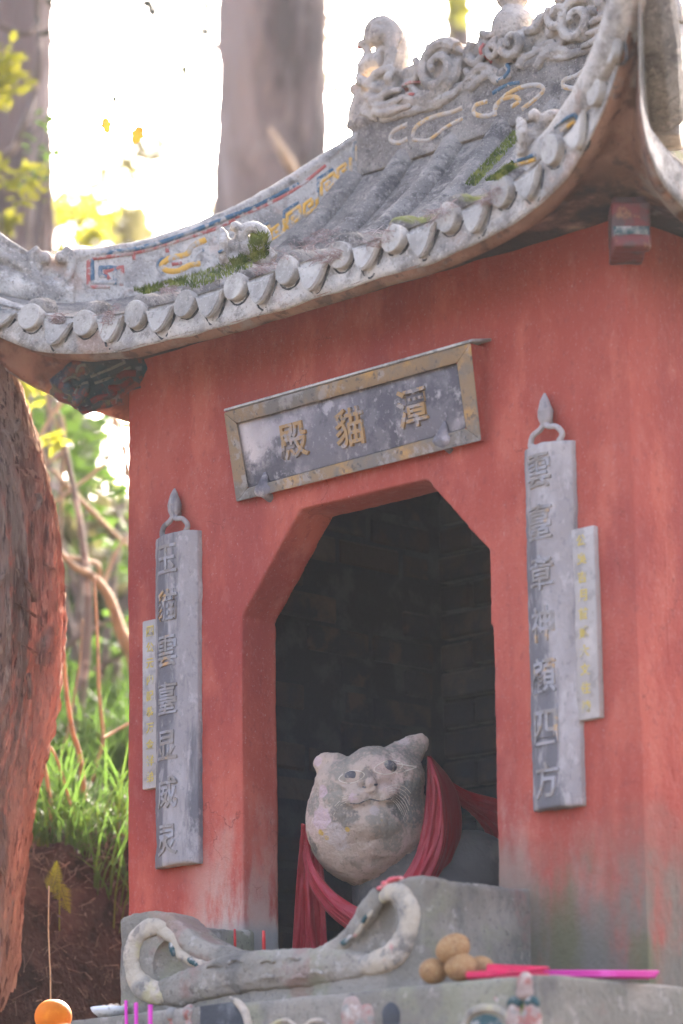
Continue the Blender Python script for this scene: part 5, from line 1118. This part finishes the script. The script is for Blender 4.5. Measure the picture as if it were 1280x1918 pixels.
# far trunks
def straight_tree(label, px, d, wpx, mat, crown_mat, ncrown, seed, group='forest trees behind the shrine', lean=0.0, zt=11):
    g0 = gpt(px, d); r = wpx*d/F/2
    tpz = at(px+lean, 0, d); p1 = Vector((tpz.x, tpz.y, tpz.z)); dirv = (p1-g0)
    pts = [g0-Vector((0, 0, 0.6)), g0.lerp(p1, 0.3), g0.lerp(p1, 0.65), p1, p1+dirv.normalized()*3, p1+dirv.normalized()*6]
    tp_ = pts[-2]
    cr = [(tp_+Vector((R(-1, 1), R(-1, 1), 0.8)), (1.6, 1.6, 1.1), ncrown, 0.16), (tp_+Vector((R(-1, 1), R(-1, 1), 2.2)), (1.4, 1.4, 1.2), ncrown, 0.16)]
    lb = [([tp_, tp_+Vector((sx*0.6, sy*0.6, 0.7)), tp_+Vector((sx*1.3, sy*1.3, 1.1))], (r*0.3, r*0.2, 0.02)) for sx, sy in ((1, .3), (-.9, .6), (.2, -1))]
    return tree('forest_tree', label, pts, [r*1.35, r*1.05, r, r*0.95, r*0.7, r*0.3], mat, crown_mat, cr, group, nseg=64, nrow=120, fib=0.02, seed=seed, limbs=lb)
straight_tree('thick straight grey-brown trunk rising behind the carved ridge dragon', 510, 13.5, 216, 'bark2', 'leafdark', 700, 11)
straight_tree('dark brown trunk with a climbing vine behind the old cypress', 22, 11.5, 150, 'bark2', 'leafdark', 700, 23)
straight_tree('slim pale trunk with yellow leaves behind the gourd finial', 858, 17.0, 50, 'bark2', 'leafy', 500, 31)
# dead branch on the thick trunk
m = MB(); P = smoothpath([at(505, 240, 13.1), at(530, 285, 12.9), at(552, 325, 12.9), at(560, 350, 13.0), at(560, 372, 13.2)], 5); m.tube(P, rads(len(P), 0.008, 0.02, 0.022, 0.03, 0.03), n=8); o = m.build('dead_branch', M['twig']); tag(o, 'pale broken branch stub on the thick grey-brown trunk', 'branch')
m = MB(); leaf_cloud(m, at(858, 20, 16.6), (0.11, 0.11, 0.1), 160, 0.06); P = smoothpath([at(858, 60, 16.95), at(862, 35, 16.75), at(855, 15, 16.6)], 4); m.tube(P, 0.006, n=5); o = m.build('leaf_spray', M['leafy'], smooth=False, fixn=False); tag(o, 'spray of yellow-green leaves on the slim trunk', 'leaves')
# vine on the left trunk
m = MB(); P = smoothpath([at(72, -40, 10.9), at(70, 40, 10.9), at(74, 110, 10.8), at(64, 180, 10.8), at(45, 230, 10.7), at(25, 280, 10.7), at(-5, 310, 10.7), at(-40, 420, 10.9)], 8); m.tube(P, 0.012, n=8); P = smoothpath([at(74, 40, 10.85), at(55, 62, 10.8), at(30, 60, 10.8), at(0, 48, 10.8)], 6); m.tube(P, 0.010, n=8)
vn = m.build('climbing_vine', M['vine']); tag(vn, 'bare looping vine hanging against the dark brown trunk', 'vine')
# shrubs
def shrub(label, px, py, d, r, n, size, mat, stems=5, group='shrubs on the slope', name='shrub', cat='shrub', clumps=9):
    c = at(px, py, d); g0 = Vector((c.x, c.y, ground_z(c.x, c.y))); e = empty(name, g0); tag(e, label, cat, group); m = MB(); tips = []
    for i in range(stems):
        tip = c+Vector((R(-1, 1)*r[0], R(-1, 1)*r[1], R(-.6, .9)*r[2])); tips.append(tip); b_ = g0+Vector((R(-.15, .15), R(-.15, .15), -0.05))
        P = smoothpath([b_, b_.lerp(tip, 0.4)+Vector((R(-.1, .1), R(-.1, .1), 0.1)), tip], 6); m.tube(P, rads(len(P), 0.016, 0.012, 0.004), n=6)
    m.build('stems', M['vine'], e); m = MB()
    for i in range(clumps):
        t = c+Vector((R(-.8, .8)*r[0], R(-.8, .8)*r[1], R(-.8, .8)*r[2])); k = R(0.25, 0.5); leaf_cloud(m, t, (r[0]*k, r[1]*k, r[2]*k*0.8), n//clumps, size)
    m.build('foliage', M[mat], e, smooth=False, fixn=False); return e
shrub('olive leafy young tree in front of the white sky', 190, 420, 19, (0.55, 0.55, 0.45), 900, 0.11, 'leafpale', 5, 'young trees behind the roof')
shrub('small grey-green young tree beside the thick trunk', 330, 400, 21, (0.5, 0.5, 0.4), 420, 0.12, 'leafpale', 5, 'young trees behind the roof')
shrub('yellow-green bush behind the corner scroll of the roof', 120, 455, 14, (0.3, 0.3, 0.16), 500, 0.075, 'leafy', 4, 'young trees behind the roof')
shrub('green leaves climbing the dark brown trunk', 24, 240, 10.2, (0.1, 0.1, 0.24), 220, 0.06, 'leafy', 3, 'climbing leaves', clumps=6)
shrub('green leaves low on the dark brown trunk by the roof scroll', 72, 310, 10.5, (0.06, 0.06, 0.06), 40, 0.05, 'leaf', 2, 'climbing leaves', clumps=3)
shrub('bright yellow leaves at the foot of the dark brown trunk', 14, 415, 10.4, (0.04, 0.05, 0.05), 60, 0.045, 'leafy', 2, 'climbing leaves', clumps=3)
shrub('leafy bush with yellow-green leaves behind the leaning trunk', 60, 760, 9.4, (0.12, 0.2, 0.3), 160, 0.06, 'leafy', 4, clumps=8)
shrub('green bush behind the dragon bracket', 150, 900, 10.5, (0.25, 0.3, 0.4), 300, 0.07, 'leaf', 6, clumps=12)
shrub('dense dark green bush on the slope behind the left wall', 170, 1230, 11.5, (0.5, 0.5, 0.45), 1500, 0.09, 'leafdark', 6, clumps=10)
shrub('bright green bush low on the slope behind the trunk', 140, 1330, 10.2, (0.35, 0.4, 0.3), 900, 0.07, 'leaf', 6, clumps=12)
shrub('olive bush far up the slope', 120, 1040, 15.5, (0.7, 0.7, 0.6), 900, 0.11, 'leafpale', 6, clumps=12)
shrub('hazy olive bush far up the slope by the shrine wall', 215, 1000, 16, (0.3, 0.4, 0.3), 260, 0.1, 'leafpale', 5, clumps=8)
shrub('dark leafy thicket up the slope behind the leaning trunk', 95, 900, 12.5, (0.28, 0.4, 0.5), 900, 0.085, 'leafdark', 8, clumps=14)
shrub('brownish thicket on the slope below the dragon bracket', 150, 1080, 12.0, (0.35, 0.4, 0.3), 700, 0.08, 'leafpale', 8, clumps=12)
shrub('dark thicket at the foot of the dragon bracket view', 120, 740, 13.0, (0.3, 0.4, 0.3), 380, 0.085, 'leafdark', 6, clumps=12)
# bare stems and branches between trunk and wall, traced from the photo at the depth of their roots
STEMS = [
 ('thick pale bare stem leaning beside the leaning trunk', 8.1, [(118, 1205), (124, 1290), (135, 1365), (150, 1420), (158, 1500), (165, 1580), (172, 1660)], (0.006, 0.009, 0.011, 0.011)),
 ('pale bare stem rooted beside the fern', 8.0, [(75, 1390), (88, 1460), (98, 1540), (104, 1640)], (0.005, 0.008, 0.008)),
 ('thin pale stem crossing behind the thick bare stem', 8.05, [(85, 1385), (108, 1425), (130, 1500), (148, 1570), (155, 1640)], (0.004, 0.005, 0.006)),
 ('forked bare stem reaching toward the red wall', 8.4, [(177, 1080), (183, 1200), (186, 1300), (193, 1382), (178, 1440), (160, 1500), (142, 1590)], (0.004, 0.006, 0.007, 0.006)),
 ('side fork of bare stem touching the red wall', 8.4, [(193, 1383), (215, 1370), (250, 1350)], (0.006, 0.005, 0.004)),
 ('slender upright stem behind the leaning trunk', 8.7, [(155, 1160), (150, 1240), (140, 1300), (125, 1380), (110, 1440), (100, 1620)], (0.003, 0.005, 0.006)),
 ('stout brown branch with a broken end near the wall', 9.2, [(110, 1030), (140, 1062), (175, 1080), (205, 1120), (225, 1180), (255, 1260), (280, 1500)], (0.008, 0.014, 0.018, 0.026, 0.03)),
 ('brown branch forking upward behind the dragon bracket', 9.3, [(70, 830), (95, 780), (128, 740), (150, 715), (190, 690)], (0.006, 0.010, 0.012, 0.008)),
 ('curving vine behind the leaning trunk', 9.0, [(40, 740), (55, 790), (75, 830), (82, 880), (80, 960), (95, 1040), (110, 1120)], (0.006, 0.007, 0.006)),
 ('long thin branch slanting up to the wall', 9.4, [(90, 950), (130, 920), (170, 890), (215, 850), (250, 825)], (0.006, 0.007, 0.004)),
 ('tangled bare branch crossing behind the wall edge', 9.6, [(100, 880), (135, 920), (175, 960), (215, 1000), (250, 1030)], (0.008, 0.010, 0.006)),
 ('arched twig below the dragon bracket', 9.5, [(118, 780), (122, 810), (115, 850), (80, 870), (60, 880)], (0.005, 0.006, 0.004)),
 ('upright reddish twig by the dragon bracket', 9.8, [(84, 700), (90, 760), (120, 830), (118, 900), (112, 990)], (0.005, 0.007, 0.006)),
 ('knotted branch behind the red wall edge', 9.3, [(115, 1040), (160, 1050), (185, 1060), (190, 1100), (220, 1030), (250, 1000)], (0.009, 0.010, 0.008, 0.006))]
for lbl, d, pts, rr in STEMS:
    P = smoothpath([at(a, b, d+0.05*i) for i, (a, b) in enumerate(pts)], 7); g0 = P[-1].copy(); last = pts[-1]
    rr = tuple(r*0.75 for r in rr); m = MB(); m.tube(P, rads(len(P), *rr), n=8)
    if last[1] < 1560:                       # carry the far end on down to the ground out of view behind wall or trunk
        xx = at(last[0]+(60 if last[0] > 150 else -120), 1600, d+0.5); gz = ground_z(xx.x, xx.y); Q = smoothpath([P[-1], P[-1].lerp(Vector((xx.x, xx.y, gz)), 0.5)+Vector((0, 0.1, 0)), Vector((xx.x, xx.y, gz-0.05))], 6); m.tube(Q, rads(len(Q), rr[-1], 0.012), n=8)
    else:
        gz = ground_z(P[-1].x, P[-1].y); m.tube([P[-1], Vector((P[-1].x, P[-1].y, min(gz, P[-1].z)-0.05))], rr[-1], n=8)
    o = m.build('bare_stem', M['twig']); tag(o, lbl, 'stem', 'bare stems beside the shrine')
# dry stalk behind the orange
c = at(92, 1660, 7.35); gz = ground_z(c.x, c.y); m = MB(); m.tube(smoothpath([c, at(91, 1740, 7.35), at(93, 1800, 7.33), at(95, 1880, 7.3), Vector((at(96, 1920, 7.3).x, at(96, 1920, 7.3).y, min(gz, -0.2)))], 5), 0.0016, n=6); o = m.build('dry_stalk', M['twig']); tag(o, 'thin dry stalk standing behind the orange', 'stalk')
# fern sprigs
def fern(px, py, d, L_, lbl, ang):
    b_ = at(px, py, d); gz = ground_z(b_.x, b_.y); e = empty('fern', Vector((b_.x, b_.y, gz))); tag(e, lbl, 'fern', 'ferns on the bank'); m = MB(); s_ = MB()
    t = right*cos(ang)+up*sin(ang); n_ = right*-sin(ang)+up*cos(ang); P = []
    for i in range(15):
        u = i/14; p = b_+t*(L_*u)+n_*(0.25*L_*u*u); P.append(p)
    s_.tube([Vector((b_.x, b_.y, gz-0.02)), b_], 0.0016, n=5); s_.tube(P, 0.0012, n=5); s_.build('stalk', M['leafy'], e)
    for i in range(1, 15):
        u = i/15; p = P[int(u*14)].lerp(P[min(14, int(u*14)+1)], u*14-int(u*14)); w = 0.026*(1-u**2.2)*min(1, u*5+0.3)
        for sg in (-1, 1):
            a_ = n_*sg*w+t*w*0.35-fwd*w*R(-.5, .5); b2_ = t*0.0017; m.add([p-b2_*0.6, p+a_*0.5-b2_, p+a_, p+a_*0.5+b2_, p+b2_*0.6], [(0, 1, 2, 3, 4)])
    m.build('fronds', M['leafy'], e, smooth=False, fixn=False)
fern(92, 1672, 7.85, 0.075, 'yellow-green fern frond standing on the soil bank edge', radians(62)); fern(112, 1652, 7.85, 0.075, 'drooping yellow-green fern hanging over the soil bank', radians(-85))
# grass
def grass():
    mb = MB(); n = 0
    while n < 11000:
        d = R(8.0, 12.5); px = R(-250, 420) if R(0, 1) < 0.7 else R(-1500, 2200)
        p = at(px, 1500, d); gz = ground_z(p.x, p.y)
        if -1.7 < p.x < 0.3 and -0.6 < p.y < 1.25: continue
        if noise.noise(Vector((p.x*1.6, p.y*1.6, 5))) < -0.22: continue
        n += 1; b_ = Vector((p.x, p.y, gz-0.01)); L_ = R(0.12, 0.34); th = R(0, 2*pi); dr_ = Vector((cos(th), sin(th), 0)); s_ = Vector((-dr_.y, dr_.x, 0))*R(0.0022, 0.0045); k = R(0.3, 1.0)
        pts = [b_+dr_*(L_*k*u*u*0.9)+Vector((0, 0, L_*(u-0.45*k*u*u))) for u in (0, 0.3, 0.6, 0.85, 1)]; ws = (1, 1, 0.85, 0.5, 0.06)
        vs = []
        for q, w in zip(pts, ws): vs += [q-s_*w, q+s_*w]
        mb.add(vs, [(2*i, 2*i+1, 2*i+3, 2*i+2) for i in range(4)])
    o = mb.build('grass', M['grass'], fixn=False); tag(o, 'long green grass on the sunlit slope behind the trunk', 'grass', kind='stuff')
grass()
# roots and straw on the soil bank
def straw():
    mb = MB(); n = 0
    while n < 2600:
        d = R(7.1, 8.15); px = R(-350, 330); p = at(px, 1750, d)
        if p.x > -1.5 and p.y < 1.2: continue
        gz = ground_z(p.x, p.y); n += 1; c = Vector((p.x, p.y, gz+R(0.0, 0.02))); v = Vector((R(-1, 1), R(-1, 1), R(-.9, .7))).normalized()*R(0.03, 0.12)
        k = Vector((R(-.02, .02), R(-.02, .02), R(-.01, .03))); mb.tube([c-v*0.5, c-v*0.15+k, c+v*0.2+k*0.6, c+v*0.5], rads(4, *(lambda q: (q, q*0.6))(R(0.0008, 0.0022))), n=4, cap=False)
    o = mb.build('dry_roots', M['root'], fixn=False); tag(o, 'tangle of dry roots and straw on the dark soil bank', 'roots', kind='stuff')
straw()
def soil_bank():
    mb = MB(); rows = []
    for i in range(70):
        row = []
        for j in range(90):
            px = lerp(-420, 300, j/89); d = lerp(6.95, 8.25, i/69); p = at(px, 1750, d); z = ground_z(p.x, p.y)
            edge_ = min(i, 69-i, j, 89-j); lift = 0.02*min(1, edge_/4)-0.015*(1 if edge_ == 0 else 0)
            row.append(Vector((p.x, p.y, z+lift+0.03*noise.fractal(Vector((p.x*9, p.y*9, z*9)), 0.8, 2.1, 4)*min(1, edge_/4))))
        rows.append(row)
    mb.grid(rows); o = mb.build('soil_bank', M['soil'], fixn=False); o['kind'] = 'structure'; o['label'] = 'dark soil bank beside the shrine'
soil_bank()
# leaves hanging on threads of a dead twig above the frame
def hang_leaf(px, py, d, size, mat, lbl, ang=0.0, curl=0.3):
    c = at(px, py, d); e = empty('hanging_leaf', c); tag(e, lbl, 'leaf', 'leaves hanging from a twig'); m = MB(); rows = []
    t = (right*sin(ang)-up*cos(ang)).normalized(); w_ = (right*cos(ang)+up*sin(ang)); nn = -fwd
    for i in range(9):
        u = i/8; hw = size*0.30*sin(pi*min(1, u*0.93+0.07))**0.8*(1+0.25*sin(u*17)); row = []
        for j in range(5):
            v = -1+j/2; row.append(c+t*(size*(u-0.5))+w_*(hw*v)+nn*(curl*hw*v*v+0.15*size*sin(u*3)))
        rows.append(row)
    m.grid(rows); m.build('blade', M[mat], e, fixn=False)
    m = MB(); tp0 = c-t*(size*0.5); tp1 = at(px+R(-6, 6), -60, d); m.tube([tp0, tp0.lerp(tp1, 0.5)+right*0.003, tp1], 0.00016, n=4); m.build('thread', M['needle'], e)
    return tp1
LV = [(200, 236, 7.3, 0.034, 'leafdry', 'curled orange-brown leaf hanging on a thread', 0.2), (258, 254, 7.3, 0.04, 'leafdry', 'flat orange leaf hanging on a thread against white sky', -0.35), (346, 133, 9.6, 0.042, 'leafsil', 'narrow dark leaf hanging on a thread near the thick trunk', 0.15), (173, 160, 10.4, 0.038, 'leafsil', 'dark leaf hanging with its tip spread', 0.9),
      (215, 187, 7.5, 0.015, 'leafsil', 'tiny dark leaf hanging above the curled orange leaf', 0.1), (324, 226, 10.6, 0.04, 'leafsil', 'broad dark leaf hanging low against white sky', 1.2), (246, 149, 7.4, 0.010, 'leafdry', 'tiny brown leaf hanging above the flat orange leaf', 0.0), (248, 211, 10.2, 0.036, 'leafsil', 'thin level dark leaf hanging against white sky', 1.5)]
tops = [hang_leaf(*a) for a in LV]
m = MB(); tops2 = sorted(tops, key=lambda p: (p-CAM).dot(right)/(p-CAM).dot(fwd))
P = smoothpath([at(-60, -50, 8.0)]+tops2+[at(500, -70, 8.4), at(640, -90, 9.5)], 6); m.tube(P, rads(len(P), 0.012, 0.004), n=6); o = m.build('dead_twig', M['vine']); tag(o, 'bare twig above the picture from which leaves hang on threads', 'twig')
# leafy sprig hanging from above
def sprig(pts, d, lbl, n, size, mat='leafsil', spread=0.05):
    P = smoothpath([at(a, b, d) for a, b in pts], 6); e = empty('hanging_sprig', P[0]); tag(e, lbl, 'sprig', 'sprigs hanging before the sky'); m = MB(); m.tube(P, rads(len(P), 0.006, 0.002), n=5); m.build('stem', M['vine'], e); m = MB()
    for i in range(n): leaf_cloud(m, random.choice(P[len(P)//4:]), (spread, spread, spread), 1, size)
    m.build('leaves', M[mat], e, smooth=False, fixn=False)
sprig([(290, -120), (285, -20), (282, 40), (288, 80)], 13.0, 'dark leafy sprig hanging down before the white sky', 120, 0.06)
sprig([(390, -120), (380, -10), (378, 40), (392, 100)], 15.0, 'grey leafy sprig hanging beside the thick trunk', 90, 0.07, 'leafsil', 0.06)
sprig([(120, -120), (100, 0), (95, 60), (110, 75)], 10.4, 'thin twiggy sprig beside the dark brown trunk', 10, 0.045, 'leafsil', 0.04)
sprig([(790, -90), (752, 5), (735, 20), (716, 22)], 10.0, 'twig tip with small leaf above the ridge dragon', 5, 0.04, 'leafsil', 0.02)
sprig([(110, 215), (90, 222), (78, 235), (60, 260)], 10.4, 'small dark leaves beside the dark brown trunk', 12, 0.05, 'leaf', 0.04)
sprig([(60, -120), (150, 0), (125, 104), (138, 102)], 10.2, 'thin twig with curled leaves left of the hanging leaves', 6, 0.05, 'leafsil', 0.02)
sprig([(625, -80), (628, 60), (622, 180)], 15.5, 'yellowing leafy spray beside the thick trunk', 60, 0.1, 'leafpale', 0.07)

# ================================================================== HAZE: thin smoky air of the wood
mb = MB(); mb.box((-60, -30, -4.5), (40, 60, 14)); hz = mb.build('haze', None, smooth=False)
hm = bpy.data.materials.new('thin_haze'); hm.use_nodes = True; hn = hm.node_tree; hn.nodes.clear(); ho = hn.nodes.new('ShaderNodeOutputMaterial'); pv = hn.nodes.new('ShaderNodeVolumePrincipled')
pv.inputs['Color'].default_value = (0.82, 0.87, 0.97, 1); pv.inputs['Density'].default_value = 0.0007; pv.inputs['Anisotropy'].default_value = 0.2
hn.links.new(pv.outputs[0], ho.inputs['Volume']); hz.data.materials.clear(); hz.data.materials.append(hm); tag(hz, 'thin pale haze hanging in the wood', 'haze', kind='stuff')
